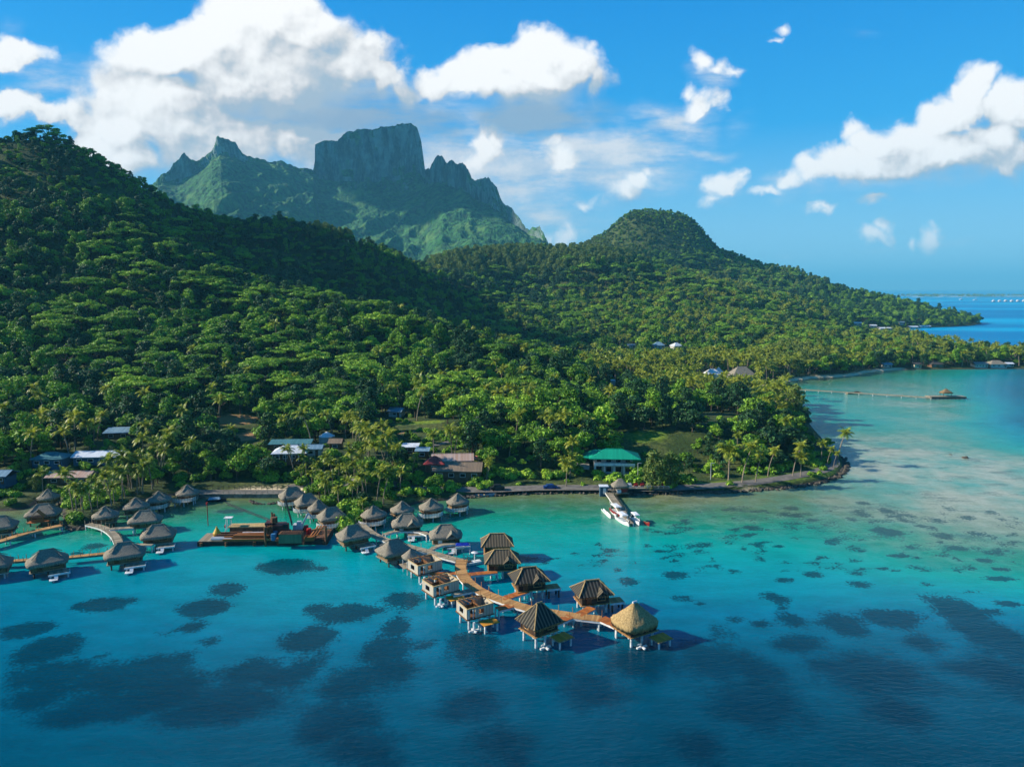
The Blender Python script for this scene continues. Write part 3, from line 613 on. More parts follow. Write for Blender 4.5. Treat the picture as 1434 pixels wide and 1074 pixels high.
def plant(kind, i, x, y, z, sc, turn, name, label, group, cat='tree'):
    e = bpy.data.objects.new(name, None); C.objects.link(e); e.location = (x, y, z - .15); e.rotation_euler = (0, 0, turn); e.scale = (sc, sc, sc); e.empty_display_size = .5
    for nm, me in (('trunk', PROTO[kind][i][0]), ('crown', PROTO[kind][i][1])):
        o = bpy.data.objects.new(nm, me); C.objects.link(o); o.parent = e
    return tag(e, label, cat, group)

# ------------------------------------------------------------------ where trees grow
ROAD_OFF = 6.5
def proj(x, y, z):
    dz_ = z - H; f_ = y * CT - dz_ * ST; up = y * ST + dz_ * CT
    return 717 + F * x / f_, 537 - F * up / f_
rngf = np.random.RandomState(11)
def scatter(ymin, ymax, sp, xlo=-.80, xhi=.78):
    out = []
    ys = np.arange(ymin, ymax, sp)
    for y in ys:
        xs = np.arange(xlo * y - 25, xhi * y + 15, sp)
        out.append(np.stack([xs + rngf.uniform(-.48, .48, len(xs)) * sp, y + rngf.uniform(-.48, .48, len(xs)) * sp], -1))
    return np.concatenate(out)
pts = np.concatenate([scatter(196, 300, 5.0), scatter(300, 560, 4.9), scatter(560, 900, 5.9), scatter(900, 1750, 7.8), np.stack([rngf.uniform(170, 480, 2600), rngf.uniform(1385, 1640, 2600)], -1)])
px_, py_ = pts[:, 0], pts[:, 1]; d_ = poly_sd(land, px_, py_); z_ = gzi(px_, py_)
keep = (d_ > 13.5) | ((d_ > 3.5) & (py_ > 262))
keep &= region('grass', px_, py_) < .0; keep &= region('soil', px_, py_) < .0
for k, v in HPOS.items():                     # leave the houses and the view of them free
    w2 = HOUSE[k][2] * .5 + 1.5; dp = HOUSE[k][3] * .5 + 2
    fr = 4
    ux = px_ - v.x * py_ / v.y
    keep &= ~((abs(ux) < w2) & (py_ > v.y - dp - fr) & (py_ < v.y + dp + 1.0))
# hidden behind a nearer slope?
slope = (z_ + 13 - H) / py_; mx = np.full(len(px_), -9.0)
for t in np.linspace(.12, .985, 60):
    yy = py_ * t; ok = yy > 185
    mx = np.where(ok, np.maximum(mx, (np.maximum(gzi(px_ * t, yy), 0) + 4.5 - H) / np.maximum(yy, 1)), mx)
keep &= slope > mx - .03
pts = np.stack([px_, py_, z_, d_], -1)[keep]
sx_, sy_ = proj(pts[:, 0], pts[:, 1], pts[:, 2])
palmzone = np.zeros(len(pts)); pinezone = np.zeros(len(pts)); umbz = np.zeros(len(pts))
def zone(arr, cx, cy, rx, ry, v): arr[:] = np.maximum(arr, v * (np.hypot((sx_ - cx) / rx, (sy_ - cy) / ry) < 1))
for q in [(1010,538,130,32,.72),(900,525,80,22,.30),(1100,560,50,40,.6),(1060,460,110,40,.20),(940,440,140,55,.18),(1250,495,140,26,.22),(1370,500,110,22,.28),(1110,520,90,22,.35),(700,590,180,60,.08),(520,645,120,34,.38),(130,655,110,44,.26),(460,670,60,30,.5),(260,600,260,60,.05),(450,460,330,90,.015),(800,470,140,50,.07),(720,670,140,26,.22)]: zone(palmzone, *q)
for q in [(760,356,130,24,.75),(700,372,100,22,.6),(500,330,70,14,.35),(395,303,30,8,.7),(1110,510,50,20,.25),(1050,400,120,22,.15),(880,350,40,30,.2)]: zone(pinezone, *q)
for q in [(320,470,260,130,.08),(800,430,160,60,.08),(720,560,130,60,.08),(1150,470,160,30,.08),(250,370,130,70,.09),(1000,400,120,40,.1)]: zone(umbz, *q)
SEE = []                                      # screen boxes that must stay in view: houses and clearings (px0, px1, py0, py1, distance)
_HH = dict(villa=(7.5, 2.2), aframe=(8, 1.5), tent=(5.5, 1.6), tent2=(5.5, 1.6), hill1=(5.6, .8), hill2=(5, .8), tank=(3, .5))
for k, v in HPOS.items():
    tp, lo = _HH.get(k, (4.1, 1.3)); w2 = HOUSE[k][2] * .46 * F / v.y; a = proj(v.x, v.y, v.z + tp); b = proj(v.x, v.y, v.z + lo); SEE.append((a[0] - w2, a[0] + w2, a[1], b[1], v.y))
for q in [(874,968,594,630,hit(905,610).y),(545,636,588,595,hit(593,592).y),(312,352,580,596,hit(330,588).y),(985,1035,572,579,hit(1010,577).y),(336,356,606,616,hit(345,612).y)]: SEE.append(q)
TOPH = dict(round=8.6, tall=13.5, umbrella=9.8, pine=12.6, bush=2.2, palm=9.6); HALF = dict(round=3.6, tall=2.8, umbrella=5.6, pine=2, bush=1.6, palm=2.8)
def blocks(kind, x, y, z, sc):
    hw = HALF[kind] * sc * F / y; cx, yb = proj(x, y, z + (.2 if kind != 'palm' else .55) * TOPH[kind] * sc); yt = proj(x, y, z + TOPH[kind] * sc)[1]
    return any(y < Y_ - 1 and cx + hw > a and cx - hw < b and yt < d_ and yb > c_ for a, b, c_, d_, Y_ in SEE)
rest = []; cand = {'tree': [], 'palm': []}
u_ = rngf.rand(len(pts), 6)
tone = fbm(pts[:, 0] / 60, pts[:, 1] / 60, 3)
for k, (x, y, z, d) in enumerate(pts):
    u = u_[k]; sc = .44 + .92 * u[0] ** 2.0
    if d < 22 and y < 300: sc *= .78
    if u[1] < palmzone[k]: kind, i = 'palm', int(u[2] * 4); sc = .85 + .35 * u[0]
    elif u[1] < palmzone[k] + pinezone[k]: kind, i = 'pine', int(u[2] * 2); sc = .75 + .5 * u[0]
    elif u[1] > 1 - umbz[k]: kind, i = 'umbrella', int(u[2] * 3); sc = .8 + .5 * u[0]
    elif u[3] < .35: kind, i = 'tall', int(u[2] * 3); sc *= .85
    else: kind, i = 'round', [0, 2, 3, 0][int(u[2] * 4)] if tone[k] + (u[4] - .5) * .14 > -.01 else [1, 0, 1, 2][int(u[2] * 4)]
    if z > 120 and y < 700: sc *= .72         # low scrub on the upper slope
    if y > 900: sc *= 1.25
    if y > 1380 and z > 125: sc *= .52
    q = (x, y, z - .3, sc, u[5] * 6.28, kind, i)
    inside = 6 < sx_[k] < 1428
    if blocks(kind, x, y, z, sc):
        kind, i, sc = 'bush', int(u[2] * 2), .8
        if blocks(kind, x, y, z, sc): continue
        q = (x, y, z - .3, sc, u[5] * 6.28, kind, i)
    (cand['palm' if kind == 'palm' else 'tree'] if inside and y < 420 else rest).append(q)
NAMES = dict(round=('broadleaf_tree', 'round leafy green'), tall=('broadleaf_tree', 'tall uneven leafy'), umbrella=('umbrella_tree', 'flat spreading umbrella-shaped'), pine=('casuarina_tree', 'feathery grey-green'), palm=('palm_tree', 'yellow-green coconut'), bush=('bush', 'low leafy green'))
def place_label(x, y):
    px, py = proj(x, y, gz(x, y)); px, py = float(px), float(py)
    if px > 960 and y < 300: return 'on the wooded knoll above the point road'
    if px > 860: return 'in the palm grove behind the point'
    if px > 560: return 'in the forest between the red-roofed huts and the green-roofed villa'
    if px > 380: return 'on the shore around the white-roofed house'
    return 'in the forest behind the left-hand houses'
for ck, lim in (('tree', 285), ('palm', 150)):
    cand[ck].sort(key=lambda q: q[1] / q[3])
    for j, q in enumerate(cand[ck]):
        if j < lim:
            nm, look = NAMES[q[5]]; wh = place_label(q[0], q[1])
            plant(q[5], q[6], *q[:5], nm, '%s %s %s' % (look, 'palm' if ck == 'palm' else 'bush' if q[5] == 'bush' else 'tree', wh), '%s trees %s' % (look, wh), 'palm tree' if ck == 'palm' else 'bush' if q[5] == 'bush' else 'tree')
        else: rest.append(q)
fo = tag(forest_object('forest', [q[:5] + (PIDX[(q[5], q[6])],) for q in rest]), kind='stuff')
print('FOREST', len(rest), len(cand['tree']), len(cand['palm']))
# ------------------------------------------------------------------ building materials
def thatch_mat(name, a, b, sc=1.0):
    m, n = new_mat(name); p_ = opos(n)
    f = n.noise(n.v('MULTIPLY', p_, (3.2, 3.2, .9)), 1.6 * sc, 6, .7); g_ = n.noise(p_, .5, 3); fine = n.noise(n.v('MULTIPLY', p_, (9, 9, 2.2)), 1.0, 3, .6)
    k = n.mix(n.step(f, .32, .7), a, b); k = n.mix(n.m('MULTIPLY', n.step(g_, .5, .72), .45), k, tuple(x * .55 for x in a))
    return finish(m, n, k, .95, n.m('ADD', f, n.m('MULTIPLY', fine, .6)), .9, .12, spec=.1)
def stripe_mat(name, a, b, per, rough=.8, rand=.5, axis_xy=True):
    m, n = new_mat(name); tc = n.new('ShaderNodeTexCoord')
    sp = n.new('ShaderNodeSeparateXYZ', {0: tc.outputs['Object']}); nn = n.new('ShaderNodeSeparateXYZ', {0: n.v('ABSOLUTE', tc.outputs['Normal'])})
    u = n.mix(n.m('GREATER_THAN', nn.outputs[0], nn.outputs[1]), n.new('ShaderNodeCombineXYZ', {0: sp.outputs[0]}).outputs[0], n.new('ShaderNodeCombineXYZ', {0: sp.outputs[1]}).outputs[0])
    u = n.m('DIVIDE', n.new('ShaderNodeSeparateXYZ', {0: u}).outputs[0], per)
    fr = n.m('FRACT', u); wn = n.new('ShaderNodeTexWhiteNoise', {'W': n.m('FLOOR', u)}, noise_dimensions='1D').outputs[0]
    gap = n.m('MAXIMUM', n.step(fr, .10, .02), n.step(fr, .90, .98)); t = n.noise(opos(n), 2.0, 4)
    k = n.mix(n.m('MULTIPLY_ADD', wn, rand, n.m('MULTIPLY', t, .5)), a, b); k = n.mix(n.m('MULTIPLY', gap, .75), k, tuple(x * .25 for x in a))
    return finish(m, n, k, rough, gap, -.5, .04, spec=.2)
def plank_mat(name, a, b, rough=.75):         # every plank of the mesh its own tone
    m, n = new_mat(name); isl = n.new('ShaderNodeNewGeometry').outputs['Random Per Island']; t = n.noise(opos(n), 3, 4)
    return finish(m, n, n.mix(n.m('ADD', n.m('MULTIPLY', isl, .7), n.m('MULTIPLY', t, .45)), a, b), rough, t, .2, .02, spec=.25)
M['thatch'] = thatch_mat('old_thatch', srgb(152,144,128), srgb(96,91,81))
M['thatch_brown'] = thatch_mat('brown_thatch', srgb(146,122,88), srgb(94,80,58))
M['thatch_gold'] = thatch_mat('fresh_golden_thatch', srgb(186,160,112), srgb(122,102,68), .8)
def batten_mat(name, a, b, per):
    m, n = new_mat(name); tc = n.new('ShaderNodeTexCoord'); sp = n.new('ShaderNodeSeparateXYZ', {0: tc.outputs['Object']}); nn = n.new('ShaderNodeSeparateXYZ', {0: n.v('ABSOLUTE', tc.outputs['Normal'])})
    g_ = n.m('GREATER_THAN', nn.outputs[0], nn.outputs[1]); u = n.m('ADD', n.m('MULTIPLY', g_, sp.outputs[1]), n.m('MULTIPLY', n.m('SUBTRACT', 1.0, g_), sp.outputs[0]))
    fr = n.m('FRACT', n.m('DIVIDE', u, per)); k = n.m('MULTIPLY', n.step(fr, .04, .12), n.step(fr, .52, .44)); t = n.noise(opos(n), 1.6, 4)
    return finish(m, n, n.mix(k, n.mix(t, b, tuple(x * .6 for x in b)), n.mix(t, a, tuple(x * .75 for x in a))), .85, k, .8, .08, spec=.15)
M['batten_roof'] = batten_mat('battened_roof', srgb(118,106,86), srgb(84,77,64), .62)
M['batten_dark'] = batten_mat('dark_battened_roof', srgb(100,94,82), srgb(52,51,47), .66)
M['hip_board'] = flat_mat('hip_board', srgb(196,166,112), srgb(150,124,84), 3)
M['bamboo'] = stripe_mat('bamboo_wall', srgb(138,112,78), srgb(92,74,52), .22)
M['bamboo_dark'] = stripe_mat('dark_timber_wall', srgb(74,56,42), srgb(46,38,32), .25)
M['siding'] = stripe_mat('unpainted_siding', srgb(190,180,160), srgb(150,142,128), .6, rand=.3)
M['inner_wood'] = flat_mat('inner_timber', srgb(120,80,46), srgb(70,46,28), 2)
M['white'] = flat_mat('white_paint', srgb(226,226,222), srgb(190,192,192), 1.2, .5)
M['pile'] = flat_mat('concrete_pile', srgb(206,210,208), srgb(150,158,158), 1.5, .7)
M['pile_dark'] = flat_mat('timber_pile', srgb(76,66,54), srgb(48,42,36), 2)
M['new_plank'] = plank_mat('new_orange_planks', srgb(186,112,52), srgb(142,80,38))
M['tan_plank'] = plank_mat('tan_planks', srgb(196,152,96), srgb(150,110,66))
M['old_plank'] = plank_mat('weathered_planks', srgb(176,162,136), srgb(120,110,92))
M['ply'] = plank_mat('yellow_plywood', srgb(222,158,52), srgb(176,118,40))
M['void'] = flat_mat('dark_glass', srgb(28,34,38), srgb(16,20,24), 1, .15)
M['blue_tarp'] = flat_mat('blue_tarp', srgb(24,52,168), srgb(16,38,128), 2, .5)
def obj(name, mb, mat, parent, smooth=False): return mb.build(name, M[mat] if isinstance(mat, str) else mat, parent, smooth)
def empty(name, loc, rz=0):
    o = bpy.data.objects.new(name, None); C.objects.link(o); o.location = loc; o.rotation_euler = (0, 0, rz); o.empty_display_size = 1; return o
rh = random.Random(21)
# ------------------------------------------------------------------ roofs
def roof_mb(w, d, h, z, ridge, soft=.35, sag=.25, rag=.10, rings=7, per=44, thick=.42):
    """hip roof: eave rectangle w x d at height z, apex/ridge h above; soft rounds the corners"""
    mb = MB(); V = []; ph = rh.uniform(0, 9)
    def eave(t):                              # rounded rectangle by angle
        a = 2 * math.pi * t; c, s = math.cos(a), math.sin(a)
        k = 1 / max(abs(c), abs(s)); q = Vector((c * k * w / 2, s * k * d / 2, 0)); r = Vector((c * w / 2, s * d / 2, 0))
        return q.lerp(r, soft)
    for j in range(rings + 1):
        t = j / rings
        for i in range(per):
            e = eave(i / per); rp = Vector((max(-ridge / 2, min(ridge / 2, e.x)), 0, 0)); p = rp.lerp(e, t)
            jit = rag * (math.sin(i * 2.1 + ph + j) * .5 + math.sin(i * .7 + j * 1.9 + ph) * .5)
            V.append((p.x, p.y, z + h * (1 - t) - sag * math.sin(math.pi * t) * .5 - (rag * .8 * math.sin(i * 3.7 + ph) if j == rings else 0) + jit * (.3 if j else .15)))
    for i in range(per):                      # underside rim, ragged
        e = eave(i / per); V.append((e.x * .97, e.y * .97, z - thick - rag * abs(math.sin(i * 5.3 + ph)) * 1.2))
    for i in range(per):
        e = eave(i / per); V.append((e.x * .30, e.y * .30, z + h * .45))
    Fc = []
    for j in range(rings + 2):
        for i in range(per): a = j * per + i; b = j * per + (i + 1) % per; Fc.append((a, a + per, b + per, b))
    mb.add(V, Fc); return mb
def ridge_mb(w, d, h, z, ridge, r=.11, top=True, hips=True, t0=0.0, t1=1.0):
    mb = MB(); a = Vector((-ridge / 2, 0, z + h + .03)); b = Vector((ridge / 2, 0, z + h + .03))
    if top and ridge > .3: mb.tube(a + Vector((-.2, 0, 0)), b + Vector((.2, 0, 0)), r * 1.5, k=6)
    if hips:
        for s, e in ((-1, a), (1, b)):
            for q in (-1, 1):
                c = Vector((s * w / 2, q * d / 2, z + .02)); mb.beam(e.lerp(c, t0), e.lerp(c, t1), r * 2, r * 1.2)
    return mb
def gablet_mb(x, w, d, h, z):                 # small ridged gable on the front slope, running out to the front eave
    mb = MB(); y0 = -d * .12; y1 = -d / 2 - .25; hw = w * .16; zt = z + h * .62
    V = [(x, y0, zt), (x, y1, zt - .35), (x - hw, y1, z - .05), (x + hw, y1, z - .05), (x - hw * 1.05, y0, z + h * .30), (x + hw * 1.05, y0, z + h * .30)]
    V += [(a, b, c - .22) for a, b, c in V]
    mb.add(V, [(0,4,2,1),(0,1,3,5),(6,7,8,10),(6,11,9,7),(1,2,8,7),(1,7,9,3),(2,4,10,8),(3,9,11,5)]); return mb
def legs(t, spots, top, mat, r=.16, bottom=-2.5):
    for x, y in spots:
        k = MB(); k.tube((x, y, bottom), (x, y, top), r, k=9); obj('leg', k, mat, t, True)
def window(t, x, y, z, w, h, axis_, frame='white'):
    """window lying on a wall face: axis_ 'x' faces -y / 'y' faces -x"""
    f = MB(); g_ = MB()
    def bx(mb, u, v, du, dv, off, th):
        if axis_ == 'x': mb.box((x + u, y - off, z + v), (du, th, dv))
        else: mb.box((x - off, y + u, z + v), (th, du, dv))
    for s in (-1, 1):
        bx(f, s * w / 2, 0, .10, h + .1, .03, .10); bx(f, 0, s * h / 2, w - .10, .10, .03, .10)
    bx(g_, 0, 0, w - .10, h - .10, .01, .05)
    fo_ = obj('window', f, frame, t); obj('pane', g_, 'void', fo_); return fo_
def hut_body(t, w, d, z0, hw, wall, door=True, win=True):
    b = MB(); b.box((0, 0, z0 + hw / 2), (w, d, hw)); obj('wall', b, wall, t)
    p = MB()
    for s in (-1, 1):
        for q in (-1, 1): p.box((s * w / 2, q * d / 2, z0 + hw / 2), (.16, .16, hw - .01))
    obj('corner_post', p, 'pile_dark' if wall != 'siding' else 'tan_plank', t)
    if win:
        window(t, w * .22, -d / 2, z0 + hw * .55, w * .3, hw * .5, 'x', 'tan_plank')
        window(t, -w / 2, d * .12, z0 + hw * .55, d * .3, hw * .5, 'y', 'tan_plank')
    if door:
        k = MB(); k.box((-w * .24, -d / 2 - .03, z0 + hw * .45), (.95, .08, hw * .86)); obj('door', k, 'white' if door == 'white' else 'inner_wood', t)
def deck_mb(w, d, z, n_=None, cx=0, cy=0):
    mb = MB(); n_ = n_ or max(4, int(w / .35))
    for i in range(n_): mb.box((cx - w / 2 + (i + .5) * w / n_, cy, z - .04 - .004 * (i % 2)), (w / n_ * .94, d, .09))
    return mb
def bungalow(apex, w, d, rz, label, group, style='old', z0=1.4, hw=1.65, h=2.35, ridge=None, deck='front', cone=False, gablet=False, door=True, white_deck=True):
    ze = z0 + hw - .15
    c = G(apex[0], apex[1], ze + h)
    name = 'overwater_bungalow'
    t = empty(name, (c.x, c.y, 0), R(rz)); tag(t, label, 'bungalow', group)
    ridge = (0.0 if cone else w * .30) if ridge is None else ridge
    if style == 'old':
        rf = obj('roof', roof_mb(w, d, h, ze, ridge, .30 if not cone else .75, .28, .12), 'thatch', t, True)
        obj('ridge_cap', ridge_mb(w, d, h, ze - .05, ridge, .10, True, True, 0, .55), 'thatch', rf)
        wall = 'bamboo' if rh.random() < .75 else 'bamboo_dark'
    elif style == 'gold':
        rf = obj('roof', roof_mb(w, d, h, ze, ridge, .55, .1, .30, 8, 60, .7), 'thatch_gold', t, True)
        obj('ridge_cap', ridge_mb(w, d, h, ze, ridge, .12, True, False), 'white', rf); wall = 'bamboo_dark'
    else:
        rf = obj('roof', roof_mb(w, d, h, ze, ridge, 0, .06, .02, 6, 48, .12), 'batten_roof' if style == 'new_brown' else 'batten_dark', t)
        obj('ridge_cap', ridge_mb(w, d, h, ze + .02, ridge, .09), 'hip_board', rf); wall = 'bamboo_dark'
        k = MB()
        for i in range(22): k.box((-w / 2 + .2 + i * (w - .4) / 21, -d / 2 + .02, ze - .22), (.10, .08, rh.uniform(.25, .5)))
        obj('eave_fringe', k, 'tan_plank', t)
    if gablet: obj('gablet', gablet_mb(w * .16, w, d, h, ze), 'thatch' if style == 'old' else 'batten_roof', rf)
    ww, dd = w * .74, d * .74
    hut_body(t, ww, dd, z0, hw, wall, door)
    pm = 'pile' if style != 'old' or rh.random() < .6 else 'pile_dark'
    obj('floor', deck_mb(ww + .7, dd + .7, z0 - .02), 'old_plank' if style == 'old' else 'tan_plank', t)
    b = MB()
    for q in (-1, 1): b.box((0, q * dd * .42, z0 - .24), (ww + .5, .2, .28))
    obj('floor_beam', b, 'pile_dark' if pm == 'pile_dark' else 'white', t)
    legs(t, [(sx * ww * .42, sy * dd * .42) for sx in (-1, 0, 1) for sy in (-1, 1)], z0 - .12, pm, .17 if style == 'old' else .22)
    if deck == 'front':                       # sun deck towards the open water with white edge and a swim ladder
        dx, dy_, dw, dd2 = ww * .34, -dd / 2 - 1.55, ww * .62, 2.1
        obj('sun_deck', deck_mb(dw, dd2, z0 - .25, None, dx, dy_), 'old_plank' if style == 'old' else 'ply', t)
        e = MB(); e.box((dx, dy_ - dd2 / 2 - .07, z0 - .38), (dw + .3, .13, .34)); e.box((dx + dw / 2 + .07, dy_ + .1, z0 - .38), (.13, dd2 - .1, .34))
        obj('deck_edge', e, 'white', t)
        legs(t, [(dx + s * dw * .42, dy_ - .8) for s in (-1, 1)], z0 - .32, 'pile', .16)
        l = MB(); l.box((dx - dw * .3, dy_ - dd2 / 2 - 1.0, .38), (1.5, 1.3, .14)); l.beam((dx - dw * .3 + .5, dy_ - dd2 / 2 - .1, z0 - .35), (dx - dw * .3 + .5, dy_ - dd2 / 2 - 1.0, .45), .7, .10)
        obj('swim_platform', l, 'white', t); legs(t, [(dx - dw * .3, dy_ - dd2 / 2 - 1.3)], .32, 'pile', .12)
    elif deck == 'arc':                       # half-round balcony on the lagoon side with white rail
        k = MB(); e = MB(); ra = dd * .62; N_ = 14
        pts = [(-ww * .18 + ra * 1.15 * math.cos(math.pi + math.pi * i / N_), -dd * .36 + ra * math.sin(math.pi + math.pi * i / N_)) for i in range(N_ + 1)]
        k.add([(x, y, z0 - .1) for x, y in pts] + [(x, y, z0 - .24) for x, y in pts], [tuple(range(N_ + 1)), tuple(range(2 * N_ + 1, N_, -1))] + [(i, i + N_ + 1, i + N_ + 2, i + 1) for i in range(N_)])
        obj('balcony', k, 'old_plank', t)
        for i in range(N_):
            a, b2 = pts[i], pts[i + 1]
            for zz in (.02, .28, .52, .76): e.beam((a[0], a[1], z0 + zz), (b2[0], b2[1], z0 + zz), .05, .10)
            e.tube((a[0], a[1], z0 - .2), (a[0], a[1], z0 + .9), .06, k=5)
        obj('balcony_rail', e, 'white', t); legs(t, [(pts[i][0] * .93, pts[i][1] * .93) for i in (3, 7, 11)], z0 - .2, 'pile', .13)
    elif deck == 'side':                      # raised rear deck of the unfinished row
        dx, dy_ = ww * .62 + .3, -dd * .25
        obj('sun_deck', deck_mb(2.6, 2.4, z0 - .1, None, dx + .9, dy_), 'tan_plank', t)
        e = MB(); e.box((dx + .9, dy_ - 1.28, z0 - .28), (2.8, .14, .32)); obj('deck_edge', e, 'white', t)
        legs(t, [(dx + .9 + s, dy_ + q) for s in (-1, 1) for q in (-.9, .9)], z0 - .16, 'pile' if style != 'new' else 'pile_dark', .18)
    elif deck == 'corner':                    # plywood platform in front, cross-shaped footing at the water
        obj('sun_deck', deck_mb(3.0, 2.3, z0 - .55, None, ww * .45, -dd / 2 - 1.6), 'ply', t)
        e = MB()
        for i in range(12): e.box((ww * .45 - 1.6 + i * .29, -dd / 2 - 1.6, z0 - .70), (.10, 2.7, .12))
        obj('joist', e, 'hip_board', t); legs(t, [(ww * .45 + s, -dd / 2 - 1.6 + q) for s in (-1.2, 1.2) for q in (-.9, .9)], z0 - .76, 'pile', .18)
        f = MB(); f.box((-ww * .2, -dd / 2 - .9, .30), (2.1, .34, .26)); f.box((-ww * .2, -dd / 2 - .9, .31), (.34, 1.8, .24)); obj('footing_cross', f, 'white', t)
    return t
OLD = 'finished thatched bungalows over the lagoon'
lab = 'grey thatched overwater bungalow '
bungalow((65,769), 8.0, 6.4, 32, lab + 'with bamboo walls standing alone left of the walkway end', OLD)
bungalow((174,759), 8.4, 6.4, 24, lab + 'where the curved walkway ends, nearest of the left group', OLD)
bungalow((221,734), 7.8, 6.0, 18, lab + 'with white deck brackets, right of the curved walkway', OLD)
bungalow((203,714), 8.0, 5.6, 14, lab + 'just behind the one with white deck brackets', OLD, deck=None)
bungalow((147,708), 6.4, 6.2, 20, lab + 'with conical roof in front of the left palms', OLD, cone=True, deck=None)
bungalow((190,696), 6.6, 6.2, 20, lab + 'with shaded cone roof half hidden behind a wider roof', OLD, cone=True, deck=None)
bungalow((222,687), 6.4, 6.2, 20, lab + 'in the shade of palms with white rail balcony', OLD, cone=True, deck='arc')
bungalow((262,678), 6.4, 6.2, 20, lab + 'at the left end of the causeway under trees', OLD, cone=True, deck='arc')
b_ = bungalow((60,705), 8.2, 6.2, 16, lab + 'with a wooden gabled porch left of the palms', OLD, deck=None)
bungalow((67,684), 5.6, 5.4, 10, lab + 'with small pointed roof behind the gabled porch', OLD, cone=True, deck=None)
bungalow((0,722), 7.2, 6.2, 20, lab + 'cut by the left edge of the photo, behind the walkway', OLD, deck=None)
bungalow((-13,774), 7.6, 6.2, 26, lab + 'mostly outside the left edge, in the foreground', OLD, deck=None)
bungalow((409,682), 7.4, 6.2, 28, lab + 'beside the sandy islet, farthest of four with white balconies', OLD, deck='arc', ridge=2.4)
bungalow((430,691), 6.8, 6.0, 28, lab + 'second from the sandy islet, with white balcony', OLD, deck='arc', ridge=2.0)
bungalow((445,699), 5.4, 5.2, 28, lab + 'with narrow cone roof, third from the sandy islet', OLD, cone=True, deck='arc')
bungalow((464,710), 7.2, 6.2, 28, lab + 'nearest of four with white balconies, beside a round bush', OLD, deck='arc', ridge=2.4)
bungalow((494,735), 7.6, 6.4, 30, lab + 'with white swim deck, right of the work barge', OLD)
bungalow((523,707), 6.8, 6.6, 26, lab + 'with pointed roof at the shore end of the old walkway', OLD, cone=True, deck='arc')
bungalow((563,701), 6.2, 6.0, 26, lab + 'with pointed roof half hidden behind a wide gablet roof', OLD, cone=True, deck=None)
bungalow((570,719), 7.8, 5.8, 8, lab + 'with front gablet and white door, just beyond the old walkway', OLD, gablet=True, door='white')
bungalow((604,697), 6.6, 6.4, 22, lab + 'with white-ridged cone, second from right along the shore', OLD, cone=True, deck='arc')
bungalow((641,690), 6.2, 6.0, 22, lab + 'with white-ridged cone roof, rightmost along the shore', OLD, cone=True, deck='arc')
tb = bungalow((624,734), 7.9, 6.0, 8, lab + 'with front gablet, beside a blue tarpaulin', OLD, gablet=True, door='white')
bungalow((551,755), 7.4, 6.2, 38, lab + 'right in front of the old walkway, beside a small gazebo', OLD)
NEW = 'unfinished bungalows with bare battened roofs'
nl = 'unfinished overwater bungalow with '
bungalow((696,747), 7.3, 5.6, 4, nl + 'brown battened roof, farthest back of the new row', NEW, 'new_brown', 1.9, 1.8, 2.1, 3.2, deck=None)
bungalow((703,769), 7.6, 5.8, 4, nl + 'brown battened roof and a wooden gablet', NEW, 'new_brown', 1.9, 1.8, 2.1, 3.2, deck='side', gablet=True)
bungalow((741,794), 7.2, 5.6, 14, nl + 'dark battened roof and white-beamed rear deck', NEW, 'new', 2.1, 1.9, 2.1, 2.6, deck='side', gablet=True)
bungalow((829,812), 7.0, 5.4, 14, nl + 'dark battened roof and bright end wall, beside the golden thatched one', NEW, 'new', 2.0, 1.9, 2.1, 2.6, deck='side', gablet=True)
bungalow((755,844), 6.3, 5.4, 36, nl + 'steep dark battened roof on tall white piles, in the foreground', NEW, 'new', 2.2, 1.7, 3.1, .9, deck='corner')
bungalow((889,843), 7.4, 6.6, 30, 'overwater bungalow with fresh golden thatch at the far end of the new walkway', None, 'gold', 2.0, 1.7, 3.1, .5, deck='corner')
g_ = empty('thatched_gazebo', G(575, 767, 5.4).xy.to_3d(), R(30)); tag(g_, 'small thatched gazebo between a finished bungalow and a roofless shell', 'gazebo')
obj('roof', roof_mb(3.6, 3.4, 1.7, 3.6, 0, .4, .15, .08, 5, 28), 'thatch', g_, True); obj('floor', deck_mb(4.2, 3.2, 1.7), 'old_plank', g_)
for sx in (-1, 1):
    for sy in (-1, 1): k = MB(); k.tube((sx * 1.3, sy * 1.2, -2), (sx * 1.3, sy * 1.2, 3.7), .11); obj('post', k, 'pile', g_)
# porch of the gabled bungalow
pk = MB(); hw_, y0, y1 = 1.5, -3.2, -4.9
pk.add([(-hw_, y1, 3.1), (0, y1, 4.7), (hw_, y1, 3.1), (-hw_, y0, 3.1), (0, y0, 4.7), (hw_, y0, 3.1), (-hw_, y1, 2.95), (0, y1, 4.5), (hw_, y1, 2.95)], [(0, 1, 4, 3), (1, 2, 5, 4), (6, 7, 1, 0), (7, 8, 2, 1)])
pk.box((-1.3, -4.7, 2.4), (.14, .14, 1.4)); pk.box((1.3, -4.7, 2.4), (.14, .14, 1.4)); pk.box((0, -4.2, 1.72), (4.6, 2.0, .12)); pk.box((0, -4.72, 2.1), (2.5, .06, .7))
obj('porch', pk, 'new_plank', b_)
